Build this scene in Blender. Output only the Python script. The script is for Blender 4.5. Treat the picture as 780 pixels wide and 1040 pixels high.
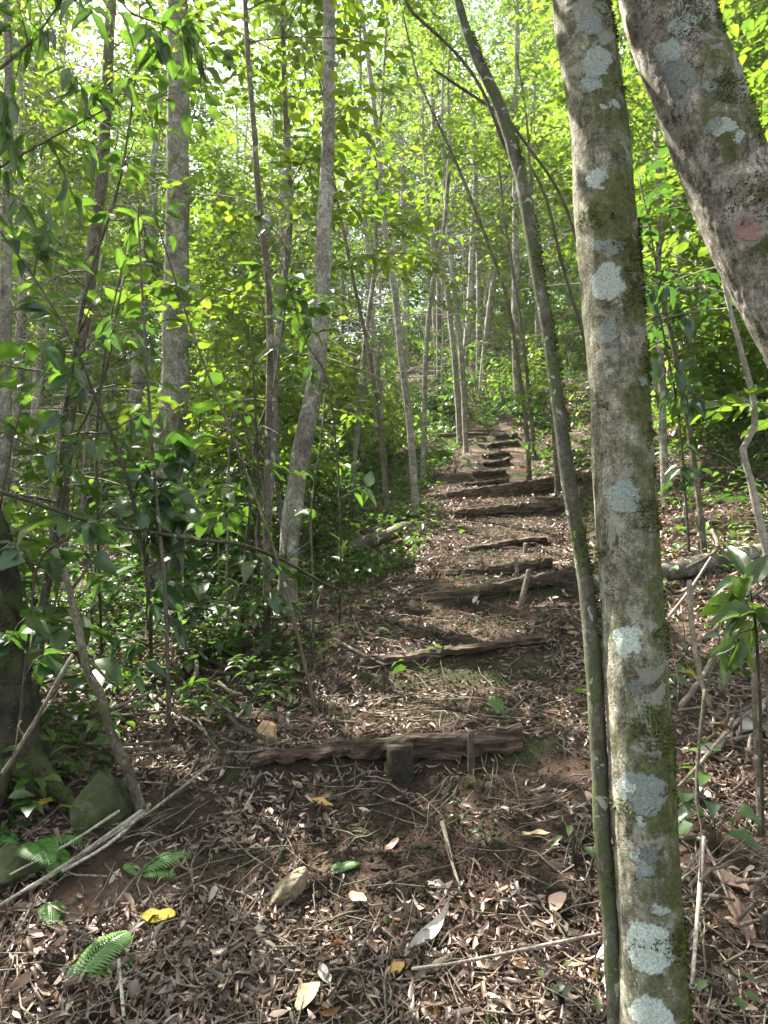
import bpy, math, random
import numpy as np
from mathutils import Vector
R = math.radians
PI = math.pi
random.seed(7)
rng = np.random.default_rng(11)
for o in list(bpy.data.objects):
    bpy.data.objects.remove(o, do_unlink=True)
S = bpy.context.scene
COL = S.collection

# ------------------------------------------------------------------ camera
CAM_Z, PITCH, FPX = 1.55, R(8.0), 751.0
cd = bpy.data.cameras.new('camera')
cam = bpy.data.objects.new('camera', cd); COL.objects.link(cam)
cam.location = (0, 0, CAM_Z); cam.rotation_euler = (R(90) + PITCH, 0, 0)
cd.sensor_fit = 'VERTICAL'; cd.sensor_height = 24.0; cd.lens = 24.0 * FPX / 1040.0
cd.clip_start = 0.05; cd.clip_end = 2000
S.camera = cam
# ------------------------------------------------------------------ sky, sun, exposure
SUN_EL, SUN_AZ = R(58), R(-48)          # azimuth measured from +Y (view direction), negative = left
w = bpy.data.worlds.new('World'); S.world = w; w.use_nodes = True
nt = w.node_tree; bg = nt.nodes['Background']
sky = nt.nodes.new('ShaderNodeTexSky'); sky.sky_type = 'NISHITA'; sky.sun_disc = False
sky.sun_elevation = SUN_EL; sky.sun_rotation = SUN_AZ
sky.air_density = 1.0; sky.dust_density = 3.0; sky.ozone_density = 0.6
hs = nt.nodes.new('ShaderNodeHueSaturation'); hs.inputs['Saturation'].default_value = .5
nt.links.new(sky.outputs[0], hs.inputs['Color']); nt.links.new(hs.outputs[0], bg.inputs[0]); bg.inputs[1].default_value = 0.09
sl = bpy.data.lights.new('sun', 'SUN'); sl.energy = 5.0; sl.angle = R(0.6); sl.color = (1.0, 0.94, 0.84)
so = bpy.data.objects.new('sun', sl); COL.objects.link(so)
sd = Vector((math.sin(SUN_AZ) * math.cos(SUN_EL), math.cos(SUN_AZ) * math.cos(SUN_EL), math.sin(SUN_EL)))
so.rotation_euler = sd.to_track_quat('Z', 'Y').to_euler(); so.location = (0, 0, 30)
S.view_settings.view_transform = 'Standard'; S.view_settings.look = 'None'
S.view_settings.exposure = 2.75; S.view_settings.gamma = 1.0
S.cycles.use_denoising = True
try: S.cycles.denoiser = 'OPENIMAGEDENOISE'
except Exception: pass
S.cycles.max_bounces = 7; S.cycles.diffuse_bounces = 4; S.cycles.glossy_bounces = 2
S.cycles.transmission_bounces = 5; S.cycles.transparent_max_bounces = 4
S.cycles.sample_clamp_indirect = 6.0; S.cycles.caustics_reflective = False; S.cycles.caustics_refractive = False
S.cycles.use_adaptive_sampling = True; S.cycles.adaptive_threshold = 0.02

# ------------------------------------------------------------------ helpers: pixels to places
cp, sp = math.cos(PITCH), math.sin(PITCH)
def at(px, py, Y):
    u, v = (px - 390) / FPX, (520 - py) / FPX
    t = Y / (cp - v * sp)
    return np.array((u * t, Y, CAM_Z + (sp + v * cp) * t))
def depth(p):
    return p[1] * cp + (p[2] - CAM_Z) * sp
def project(p):
    d = depth(p); v = (-p[1] * sp + (p[2] - CAM_Z) * cp) / d
    return 390 + FPX * p[0] / d, 520 - FPX * v

# ------------------------------------------------------------------ terrain height
STEPS = [  # name, left px, right px (top edge of the timber), distance, timber height, pixel pair
    ((258, 766), (531, 739), 3.05, .105), ((366, 670), (553, 645), 4.10, .075), ((398, 610), (586, 578), 5.10, .10),
    ((451, 581), (562, 567), 5.70, .085), ((470, 556), (556, 544), 6.60, .07), ((460, 520), (567, 508), 7.90, .11),
    ((453, 502), (570, 483), 8.80, .17), ((471, 491), (517, 486), 9.60, .08), ((480, 480), (514, 476), 10.4, .10),
    ((490, 470), (518, 465), 11.2, .10), ((489, 461), (518, 458), 12.0, .10), ((494, 451), (527, 446), 12.9, .11),
    ((503, 443), (526, 439), 13.8, .10)]
kY, kZ, cY, cX, sY, sZ = [-30, 0, 1.9], [-8.5, 0.03, .594], [-30, 0, 1.9], [-.1, -.05, -.05], [-30, 0, 1.9], [-8.5, .03, .594]
bots = [.875, 1.17, 1.585, 1.84, 2.10, 2.56, 2.93, 3.20, 3.44, 3.76, 4.06, 4.45, 4.80]
for (l, r, Y, h), zb in zip(STEPS, bots):
    a, b = at(l[0], l[1], Y), at(r[0], r[1], Y); c = (a + b) / 2
    kY += [Y - (.21 if Y < 4.5 else .16), Y - .045, Y + .03]; kZ += [zb, c[2] - h - .005, c[2] - .028]
    cY.append(Y); cX.append(c[0]); sY.append(Y); sZ.append((zb + c[2]) / 2)
tail = [(16, 5.9), (20, 7.7), (28, 11.6), (40, 17.2), (60, 25), (90, 33), (160, 42)]
for Y, z in tail: kY.append(Y); kZ.append(z); sY.append(Y); sZ.append(z)
cY += [18, 30, 160]; cX += [2.6, 3.0, 3.0]
def pathx(y): return np.interp(y, cY, cX)
def fbm(x, y, f=1.0):
    return (np.sin(1.7*f*x + 1.3*f*y + .5) * np.sin(1.1*f*x - 1.9*f*y + 2.1) + .5*np.sin(3.9*f*x + 2.2*f*y + 1.) * np.sin(-2.7*f*x + 4.3*f*y)
            + .25*np.sin(8.1*f*x + 5.7*f*y) * np.sin(6.3*f*x - 9.1*f*y + 1.7)) / 1.75
def sm(a, b, x):
    t = np.clip((x - a) / (b - a), 0, 1); return t * t * (3 - 2 * t)
def height(x, y):
    x = np.asarray(x, float); y = np.asarray(y, float)
    px = pathx(y); dx = x - px
    yy = y - .10 * np.clip(dx, -.8, .8) * sm(1.9, 2.9, y) + .012 * fbm(x * 1.3, y * .3, 2.)
    zs = np.interp(yy, kY, kZ); zo = np.interp(y, sY, sZ)
    wpath = 1 - sm(.50, .95, np.abs(dx))
    z = zs * wpath + zo * (1 - wpath)
    z = z + .055 * np.clip(dx, -.9, .9) * sm(1.8, 2.8, y)
    rb = np.clip(dx - .8, 0, None); lb = np.clip(-dx - .8, 0, None)
    z = z + .28 * rb * sm(2, 5.5, y) / (1 + rb * .03) - (.06 + .15 * sm(3, 6, y)) * lb / (1 + lb * .05)
    z = z + .05 * fbm(x, y, .9) * (1 - .7 * wpath) + .012 * fbm(x, y, 4.3) + .5 * fbm(x, y, .13) * sm(8, 20, y) * (1 - wpath)
    return z
def normal(x, y, e=.03):
    n = np.stack([-(height(x + e, y) - height(x - e, y)) / (2 * e), -(height(x, y + e) - height(x, y - e)) / (2 * e), np.ones_like(np.asarray(x, float))], -1)
    return n / np.linalg.norm(n, axis=-1, keepdims=True)
def ground(px, py):
    """the point where the sight line through a pixel meets the terrain"""
    Y = np.arange(1.0, 60, .01)
    u, v = (px - 390) / FPX, (520 - py) / FPX
    t = Y / (cp - v * sp); X = u * t; Z = CAM_Z + (sp + v * cp) * t
    k = np.argmax(Z < height(X, Y))
    return np.array((X[k], Y[k], float(height(X[k], Y[k]))))
def foot(px, py, Y):
    p = at(px, py, Y); p[2] = float(height(p[0], Y)); return p

# ------------------------------------------------------------------ helpers: objects
def mesh_np(name, V, faces, attr=None, smooth=True):
    """V (n,3); faces = list of integer arrays (m,3) or (m,4)"""
    me = bpy.data.meshes.new(name)
    V = np.ascontiguousarray(V, np.float32)
    me.vertices.add(len(V)); me.vertices.foreach_set('co', V.ravel())
    faces = [np.asarray(f, np.int32) for f in faces if len(f)]
    loops = np.concatenate([f.ravel() for f in faces]); sizes = np.concatenate([np.full(len(f), f.shape[1], np.int32) for f in faces])
    me.loops.add(len(loops)); me.loops.foreach_set('vertex_index', loops)
    me.polygons.add(len(sizes)); me.polygons.foreach_set('loop_start', np.concatenate([[0], np.cumsum(sizes)[:-1]]).astype(np.int32))
    me.polygons.foreach_set('use_smooth', np.full(len(sizes), smooth, bool))
    if attr is not None:
        for k, a in attr.items():
            at_ = me.attributes.new(k, 'FLOAT', 'POINT'); at_.data.foreach_set('value', np.asarray(a, np.float32))
    me.update(calc_edges=True); me.validate()
    return me
class MB:
    """collects tubes, plates and leaves, then becomes one mesh object"""
    def __init__(s): s.V, s.T, s.Q, s.A, s.n = [], [], [], [], 0
    def add(s, V, tris=None, quads=None, rnd=0.5):
        V = np.asarray(V, float).reshape(-1, 3)
        if tris is not None and len(tris): s.T.append(np.asarray(tris) + s.n)
        if quads is not None and len(quads): s.Q.append(np.asarray(quads) + s.n)
        s.V.append(V); s.A.append(np.broadcast_to(np.asarray(rnd, float), (len(V),))); s.n += len(V)
    def mesh(s, name, smooth=True):
        f = []
        if s.T: f.append(np.concatenate(s.T))
        if s.Q: f.append(np.concatenate(s.Q))
        return mesh_np(name, np.concatenate(s.V), f, {'rnd': np.concatenate(s.A)}, smooth)
    def build(s, name, mat, parent=None, origin=None, smooth=True):
        if origin is not None: s.V = [v - np.asarray(origin) for v in s.V]
        me = s.mesh(name, smooth); me.materials.append(mat)
        o = bpy.data.objects.new(name, me); COL.objects.link(o)
        if parent is not None: o.parent = parent
        elif origin is not None: o.location = [float(c) for c in origin]
        return o
def tag(o, label=None, cat=None, group=None, kind=None):
    if label: o['label'] = label
    if cat: o['category'] = cat
    if group: o['group'] = group
    if kind: o['kind'] = kind
    return o
def empty(name, loc, label, cat, group=None):
    o = bpy.data.objects.new(name, None); COL.objects.link(o); o.location = [float(c) for c in loc]; o.empty_display_size = .1
    return tag(o, label, cat, group)
KIDS = {}
def mkpart(name, me, parent):
    o = bpy.data.objects.new(name, me); COL.objects.link(o); o.parent = parent
    KIDS.setdefault(parent.name, []).append(o); return o
def copy_tree(src, loc, rotz, scale, label, group=None):
    c = src.copy(); COL.objects.link(c); c.location = [float(v) for v in loc]; c.rotation_euler = (0, 0, rotz); c.scale = (scale,) * 3
    c['label'] = label
    if group: c['group'] = group
    for ch in KIDS[src.name]:
        k = ch.copy(); COL.objects.link(k); k.parent = c
        if ch.name.startswith(('crown', 'foliage')): k.data = carve(ch.data, 6 if ch.name.startswith('crown') else 8, loc, rotz, scale)
    return c
def smooth_line(P, R_, step):
    P = np.asarray(P, float); R_ = np.asarray(R_, float)
    Q = np.vstack([2*P[0]-P[1], P, 2*P[-1]-P[-2]]); out, ro = [], []
    for i in range(len(P) - 1):
        a, b, c, d = Q[i:i+4]; n = max(1, int(np.linalg.norm(c - b) / step))
        t = np.arange(n)[:, None] / n
        out.append(.5 * ((2*b) + (-a + c)*t + (2*a - 5*b + 4*c - d)*t*t + (-a + 3*b - 3*c + d)*t**3)); ro.append(R_[i] + (R_[i+1] - R_[i]) * t[:, 0])
    out.append(P[-1:]); ro.append(R_[-1:]); return np.concatenate(out), np.concatenate(ro)
def tube(mb, P, rad, sides=6, bump=0., rnd=.5, cap=True, seed=None):
    P = np.asarray(P, float); n = len(P); rad = np.broadcast_to(np.asarray(rad, float), (n,))
    T = np.gradient(P, axis=0); T /= np.linalg.norm(T, axis=1, keepdims=True) + 1e-9
    ref = np.array((0., 1, 0)) if abs(T[0][1]) < .8 else np.array((1., 0, 0))
    A = ref[None] - T * (T @ ref)[:, None]; A /= np.linalg.norm(A, axis=1, keepdims=True) + 1e-9
    B = np.cross(T, A)
    ph = np.arange(sides) * 2 * PI / sides
    rr = np.repeat(rad[:, None], sides, 1)
    if bump:
        r2 = np.random.default_rng(seed if seed is not None else int(abs(P[0, 0] * 1000)) % 9999)
        L = np.concatenate([[0], np.cumsum(np.linalg.norm(np.diff(P, axis=0), axis=1))]); R0 = max(rad.mean(), 1e-4)
        for k in range(7):
            f = r2.uniform(.4, 6) / (R0 * 6); m = r2.integers(0, 4)
            rr = rr * (1 + bump * r2.uniform(.3, 1) * np.sin(f * L[:, None] + m * ph[None] + r2.uniform(0, 6)) * .5)
    V = P[:, None] + rr[..., None] * (np.cos(ph)[None, :, None] * A[:, None] + np.sin(ph)[None, :, None] * B[:, None])
    V = V.reshape(-1, 3)
    i = np.arange(n - 1)[:, None] * sides; j = np.arange(sides)[None]; k = (j + 1) % sides
    q = np.stack([i + j, i + k, i + sides + k, i + sides + j], -1).reshape(-1, 4)
    tr = None
    if cap:
        V = np.vstack([V, P[0], P[-1]]); jj = np.arange(sides); kk = (jj + 1) % sides; c0 = n * sides
        tr = np.vstack([np.stack([kk, jj, np.full(sides, c0)], -1), np.stack([jj + (n-1)*sides, kk + (n-1)*sides, np.full(sides, c0 + 1)], -1)])
    mb.add(V, tr, q, rnd)

# leaf templates: (along, across, up)
LEAF_LO = (np.array([(0, 0, 0), (.33, -.5, .10), (.33, .5, .10), (.70, -.36, .04), (.70, .36, .04), (1, 0, -.12)]), None, np.array([(0, 5, 3, 1), (0, 2, 4, 5)]))
LEAF_HI = (np.array([(0, 0, 0), (.28, -.5, .09), (.28, 0, .02), (.28, .5, .09), (.66, -.40, .03), (.66, 0, -.03), (.66, .40, .03), (1, 0, -.20)]),
           np.array([(0, 2, 1), (0, 3, 2), (7, 4, 5), (7, 5, 6)]), np.array([(1, 2, 5, 4), (2, 3, 6, 5)]))
def fine_leaf(rows=7, cols=4, tip=.35, droop=.22, fold=.13, e=.8):
    V, Qd = [], []
    for a in range(rows):
        t = a / (rows - 1); wd = max(math.sin(PI * min(1, t ** e * .985 + .01)) ** .85 * (1 - tip * t), .02)
        for c in range(cols + 1):
            s_ = c / cols - .5; V.append((t, s_ * wd * 1.25, fold * abs(s_) * 2 * wd - droop * t * t + .02 * math.sin(t * 14 + s_ * 5), .28 if c == cols // 2 else (.08 if a % 2 else -.08)))
    for a in range(rows - 1):
        for c in range(cols): i_ = a * (cols + 1) + c; Qd.append((i_, i_ + 1, i_ + cols + 2, i_ + cols + 1))
    return np.array(V), None, np.array(Qd)
LEAF_FINE = fine_leaf()
LEAF_HEART = fine_leaf(9, 4, .5, .3, .10, .45)
def unit(v): return v / (np.linalg.norm(v, axis=-1, keepdims=True) + 1e-9)
def leaves(mb, P, D, N, L, W, tmpl=LEAF_LO, rnd=None, curl=None):
    P, D, N = (np.asarray(a, float).reshape(-1, 3) for a in (P, D, N)); n = len(P)
    L = np.broadcast_to(np.asarray(L, float), (n,)); W = np.broadcast_to(np.asarray(W, float), (n,))
    D = unit(D); Sx = unit(np.cross(D, N)); Nn = np.cross(Sx, D)
    T, tr, qu = tmpl; k = len(T)
    c = np.ones(n) if curl is None else curl
    V = P[:, None] + (T[None, :, 0] * L[:, None])[..., None] * D[:, None] + (T[None, :, 1] * W[:, None])[..., None] * Sx[:, None] + (T[None, :, 2] * (c * L)[:, None])[..., None] * Nn[:, None]
    off = (np.arange(n) * k)[:, None, None]
    if rnd is None: rnd = rng.random(n)
    tone = np.repeat(rnd, k) + (np.tile(T[:, 3], n) if T.shape[1] > 3 else 0)
    mb.add(V.reshape(-1, 3), None if tr is None else (tr[None] + off).reshape(-1, 3), None if qu is None else (qu[None] + off).reshape(-1, 4), np.clip(tone, 0, 1))

# ------------------------------------------------------------------ materials
def ramp(nt, stops, fac):
    n = nt.nodes.new('ShaderNodeValToRGB'); e = n.color_ramp.elements
    while len(e) > 1: e.remove(e[-1])
    e[0].position, e[0].color = stops[0][0], (*stops[0][1], 1)
    for p, c in stops[1:]:
        x = e.new(p); x.color = (*c, 1)
    if fac is not None: nt.links.new(fac, n.inputs[0])
    return n
def noise(nt, scale, detail=4, vec=None, rough=.55, dist=0.):
    n = nt.nodes.new('ShaderNodeTexNoise'); n.inputs['Scale'].default_value = scale; n.inputs['Detail'].default_value = detail
    n.inputs['Roughness'].default_value = rough; n.inputs['Distortion'].default_value = dist
    if vec is not None: nt.links.new(vec, n.inputs['Vector'])
    return n
def mixc(nt, f, a, b, mode='MIX'):
    n = nt.nodes.new('ShaderNodeMix'); n.data_type = 'RGBA'; n.blend_type = mode
    for s, v in ((n.inputs[0], f), (n.inputs[6], a), (n.inputs[7], b)):
        if isinstance(v, (int, float)): s.default_value = v
        elif isinstance(v, tuple): s.default_value = (*v, 1)
        else: nt.links.new(v, s)
    return n.outputs[2]
def math_(nt, op, a, b=None, c=None, clamp=False):
    n = nt.nodes.new('ShaderNodeMath'); n.operation = op; n.use_clamp = clamp
    for s, v in zip(n.inputs, (a, b, c)):
        if v is None: continue
        if isinstance(v, (int, float)): s.default_value = v
        else: nt.links.new(v, s)
    return n.outputs[0]
def step_(nt, v, a, b):
    n = nt.nodes.new('ShaderNodeMapRange'); n.interpolation_type = 'SMOOTHSTEP'
    nt.links.new(v, n.inputs[0]); n.inputs[1].default_value = a; n.inputs[2].default_value = b; return n.outputs[0]
def new_mat(name):
    m = bpy.data.materials.new(name); m.use_nodes = True; nt = m.node_tree
    b = nt.nodes['Principled BSDF']; b.inputs['Roughness'].default_value = .85; b.inputs['Specular IOR Level'].default_value = .25
    return m, nt, b
def obj_coord(nt): return nt.nodes.new('ShaderNodeTexCoord').outputs['Object']
def geo_pos(nt): return nt.nodes.new('ShaderNodeNewGeometry').outputs['Position']
def bump(nt, b, h, strength=.5, dist=.01):
    n = nt.nodes.new('ShaderNodeBump'); n.inputs['Strength'].default_value = strength; n.inputs['Distance'].default_value = dist
    nt.links.new(h, n.inputs['Height']); nt.links.new(n.outputs[0], b.inputs['Normal'])
def leaf_mat(name, stops, trans, tmix=.45, gloss=.05, rough=.35, obj_rnd=.0):
    m = bpy.data.materials.new(name); m.use_nodes = True; nt = m.node_tree; nt.nodes.clear()
    out = nt.nodes.new('ShaderNodeOutputMaterial')
    a = nt.nodes.new('ShaderNodeAttribute'); a.attribute_name = 'rnd'
    f = a.outputs['Fac']
    if obj_rnd:
        oi = nt.nodes.new('ShaderNodeObjectInfo')
        f = math_(nt, 'ADD', math_(nt, 'MULTIPLY', f, 1 - obj_rnd), math_(nt, 'MULTIPLY', oi.outputs['Random'], obj_rnd))
    c = ramp(nt, stops, f).outputs[0]; t = mixc(nt, 1.0, c, trans, 'MULTIPLY')
    d = nt.nodes.new('ShaderNodeBsdfDiffuse'); nt.links.new(c, d.inputs[0])
    tr = nt.nodes.new('ShaderNodeBsdfTranslucent'); nt.links.new(t, tr.inputs[0])
    mx = nt.nodes.new('ShaderNodeMixShader'); mx.inputs[0].default_value = tmix
    nt.links.new(d.outputs[0], mx.inputs[1]); nt.links.new(tr.outputs[0], mx.inputs[2])
    g = nt.nodes.new('ShaderNodeBsdfGlossy'); g.inputs['Roughness'].default_value = rough; g.inputs[0].default_value = (1, 1, 1, 1)
    m2 = nt.nodes.new('ShaderNodeMixShader'); m2.inputs[0].default_value = gloss
    nt.links.new(mx.outputs[0], m2.inputs[1]); nt.links.new(g.outputs[0], m2.inputs[2]); nt.links.new(m2.outputs[0], out.inputs[0])
    return m
M = {}
M['leaf_canopy'] = leaf_mat('leaf_canopy', [(0, (.036, .076, .018)), (.35, (.088, .142, .028)), (.8, (.125, .19, .035)), (1, (.20, .23, .05))], (1.65, 1.72, .66), .52, .04, .4, .3)
M['leaf_shrub'] = leaf_mat('leaf_shrub', [(0, (.035, .072, .02)), (.5, (.058, .105, .028)), (.9, (.09, .145, .034)), (1, (.17, .19, .045))], (1.7, 1.95, .7), .45, .04, .36, .35)
M['leaf_dark'] = leaf_mat('leaf_dark', [(0, (.025, .055, .02)), (.6, (.042, .083, .028)), (1, (.07, .125, .034))], (1.8, 2.1, .75), .42, .04, .34, .2)
M['fern'] = leaf_mat('fern_leaf', [(0, (.07, .16, .035)), (1, (.13, .26, .06))], (2., 2., .8), .4, .04, .4)
def bark(name, cols, scale=1., moss=0., lichen=0., fine=.5, band=False):
    m, nt, b = new_mat(name); v = obj_coord(nt)
    mp = nt.nodes.new('ShaderNodeMapping'); nt.links.new(v, mp.inputs[0]); mp.inputs['Scale'].default_value = (1, 1, .7) if not band else (.5, .5, 1.6)
    oi = nt.nodes.new('ShaderNodeObjectInfo')
    n1 = noise(nt, 9 * scale, 5, mp.outputs[0], .65); n2 = noise(nt, 45 * scale, 4, mp.outputs[0], .7)
    c = ramp(nt, [(.34, cols[0]), (.5, cols[1]), (.64, cols[2])], n1.outputs[0]).outputs[0]
    c = mixc(nt, .8, c, ramp(nt, [(.36, (.35, .35, .34)), (.62, (1.35, 1.35, 1.33))], n2.outputs[0]).outputs[0], 'MULTIPLY')
    nw = noise(nt, 1.1, 3, v, .6); c = mixc(nt, .7, c, ramp(nt, [(.38, (.5, .48, .44)), (.6, (1.25, 1.25, 1.25))], nw.outputs[0]).outputs[0], 'MULTIPLY')
    n5 = noise(nt, 170 * scale, 3, v, .75); c = mixc(nt, .7, c, ramp(nt, [(.36, (.45, .45, .45)), (.62, (1.3, 1.3, 1.3))], n5.outputs[0]).outputs[0], 'MULTIPLY')
    if moss:
        n3 = noise(nt, 3.2 * scale, 4, v, .6); c = mixc(nt, math_(nt, 'MULTIPLY', step_(nt, n3.outputs[0], .62 - moss * .3, .72 - moss * .25), .8), c, (.055, .075, .018))
    if lichen:
        n4 = noise(nt, 9 * scale, 4, v, .55, .5); c = mixc(nt, math_(nt, 'MULTIPLY', step_(nt, n4.outputs[0], .70 - lichen * .25, .72 - lichen * .25), .75), c, (.42, .44, .38))
    c = mixc(nt, math_(nt, 'MULTIPLY', oi.outputs['Random'], .35), c, tuple(x * .7 for x in cols[1]))
    nt.links.new(c, b.inputs['Base Color']); bump(nt, b, n2.outputs[0], fine, .006)
    return m
M['bark_grey'] = bark('bark_grey', [(.13, .115, .09), (.25, .23, .19), (.40, .375, .32)], 1.2, .15, .35)
M['bark_pale'] = bark('bark_pale', [(.16, .14, .115), (.30, .27, .23), (.42, .39, .34)], 1.4, .1, .4, band=True)
M['bark_brown'] = bark('bark_brown', [(.07, .055, .04), (.14, .115, .085), (.23, .20, .15)], 1.5, .35, .3)
M['bark_dark'] = bark('bark_dark', [(.015, .012, .009), (.035, .028, .02), (.075, .062, .045)], 1.5, .5, 0)
M['twig'] = bark('twig_bark', [(.10, .08, .06), (.19, .16, .12), (.30, .26, .21)], 3, 0, .1)
M['twig_pale'] = bark('twig_pale', [(.24, .21, .17), (.36, .32, .27), (.48, .45, .40)], 3, 0, .1)
M['bark_log'] = bark('log_bark', [(.07, .06, .05), (.17, .15, .125), (.30, .28, .25)], 2, .3, .3)
M['branch'] = bark('branch_bark', [(.05, .045, .03), (.09, .08, .055), (.15, .135, .10)], 2, .2, .1)

# soil
m, nt, b = new_mat('forest_soil'); M['soil'] = m
v = geo_pos(nt); n1 = noise(nt, 2.2, 5, v, .6); n2 = noise(nt, 26, 6, v, .7); n3 = noise(nt, 1.1, 3, v); n5 = noise(nt, 120, 3, v, .7)
c = ramp(nt, [(.3, (.030, .019, .014)), (.48, (.075, .047, .034)), (.66, (.17, .108, .08))], n1.outputs[0]).outputs[0]
c = mixc(nt, .7, c, ramp(nt, [(.3, (.5, .5, .5)), (.7, (1.5, 1.45, 1.4))], n2.outputs[0]).outputs[0], 'MULTIPLY')
g = nt.nodes.new('ShaderNodeNewGeometry'); sx = nt.nodes.new('ShaderNodeSeparateXYZ'); nt.links.new(g.outputs['True Normal'], sx.inputs[0])
steep = step_(nt, sx.outputs[2], .90, .70)
mossm = math_(nt, 'MULTIPLY', math_(nt, 'MULTIPLY', steep, step_(nt, n1.outputs[0], .40, .52)), step_(nt, n2.outputs[0], .30, .52))
c = mixc(nt, math_(nt, 'MULTIPLY', mossm, .85), c, (.05, .072, .02))
nt.links.new(c, b.inputs['Base Color'])
hh = math_(nt, 'ADD', n2.outputs[0], math_(nt, 'MULTIPLY', n5.outputs[0], .5)); bump(nt, b, hh, 1., .05); b.inputs['Roughness'].default_value = .95
# litter
M['litter'] = leaf_mat('dry_leaf', [(0, (.03, .02, .015)), (.2, (.085, .055, .04)), (.42, (.14, .088, .058)), (.66, (.215, .145, .10)), (.84, (.305, .222, .165)), (.93, (.45, .37, .30)), (.96, (.24, .20, .08)), (1, (.30, .15, .05))], (1., .8, .6), .12, .05, .45)
def plain(name, c0, c1, sc=12, rough=.8, bs=.5, c2=None):
    m, nt, b = new_mat(name); v = obj_coord(nt); n = noise(nt, sc, 6, v, .65)
    st = [(.3, c0), (.7, c1)] if c2 is None else [(.3, c0), (.55, c1), (.68, c2)]
    nt.links.new(ramp(nt, st, n.outputs[0]).outputs[0], b.inputs['Base Color']); b.inputs['Roughness'].default_value = rough
    n2 = noise(nt, sc * 4, 5, v, .75); bump(nt, b, math_(nt, 'ADD', n2.outputs[0], n.outputs[0]), bs, .02); return m
M['rock_moss'] = plain('mossy_rock', (.045, .045, .03), (.07, .085, .025), 9, .9, .8, (.13, .125, .10))
M['stone'] = plain('ochre_stone', (.13, .10, .065), (.25, .20, .13), 14, .85, .6, (.34, .29, .21))
M['cutwood'] = plain('cut_stone', (.22, .13, .06), (.42, .29, .16), 14, .85, .6, (.52, .42, .28))
m, nt, b = new_mat('old_timber'); M['timber'] = m
v = obj_coord(nt); mp = nt.nodes.new('ShaderNodeMapping'); nt.links.new(v, mp.inputs[0]); mp.inputs['Scale'].default_value = (.12, 1, 1)
n1 = noise(nt, 50, 5, mp.outputs[0], .7, .6); n2 = noise(nt, 5, 4, v, .6); n3 = noise(nt, 3.1, 3, v)
c = ramp(nt, [(.34, (.012, .009, .006)), (.5, (.055, .037, .026)), (.64, (.16, .115, .085))], n1.outputs[0]).outputs[0]
c = mixc(nt, .6, c, ramp(nt, [(.3, (.55, .5, .45)), (.7, (1.3, 1.2, 1.1))], n2.outputs[0]).outputs[0], 'MULTIPLY')
c = mixc(nt, math_(nt, 'MULTIPLY', step_(nt, n3.outputs[0], .58, .7), .6), c, (.06, .075, .025))
nt.links.new(c, b.inputs['Base Color']); bump(nt, b, n1.outputs[0], .8, .012)

# ------------------------------------------------------------------ ground sheet
def axis(segs):
    out = []
    for a, b_, s in segs: out.append(np.arange(a, b_, s))
    return np.concatenate(out)
xs = np.concatenate([-np.geomspace(140, 4.0, 46), axis([(-3.9, -2.4, .10), (-2.4, 3.0, .035), (3.0, 5, .10)]), np.geomspace(5, 140, 44)])
ys = np.concatenate([-np.geomspace(30, .3, 16), axis([(-.2, 1.2, .12), (1.2, 9.2, .033), (9.2, 14.4, .04), (14.4, 22, .3)]), np.geomspace(22, 160, 40)])
X, Yg = np.meshgrid(xs, ys); Z = height(X, Yg)
near = (Yg < 9.5) & (Yg > 1) & (np.abs(X) < 3.2)
Z = Z + near * (.006 * fbm(X, Yg, 15) + .004 * fbm(X + 3, Yg, 31))
nx, ny = len(xs), len(ys)
i = np.arange(ny - 1)[:, None] * nx; j = np.arange(nx - 1)[None]
Q = np.stack([i + j, i + j + 1, i + nx + j + 1, i + nx + j], -1).reshape(-1, 4)
me = mesh_np('ground', np.stack([X, Yg, Z], -1).reshape(-1, 3), [Q]); me.materials.append(M['soil'])
o = bpy.data.objects.new('ground', me); COL.objects.link(o); tag(o, kind='structure')

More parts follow.
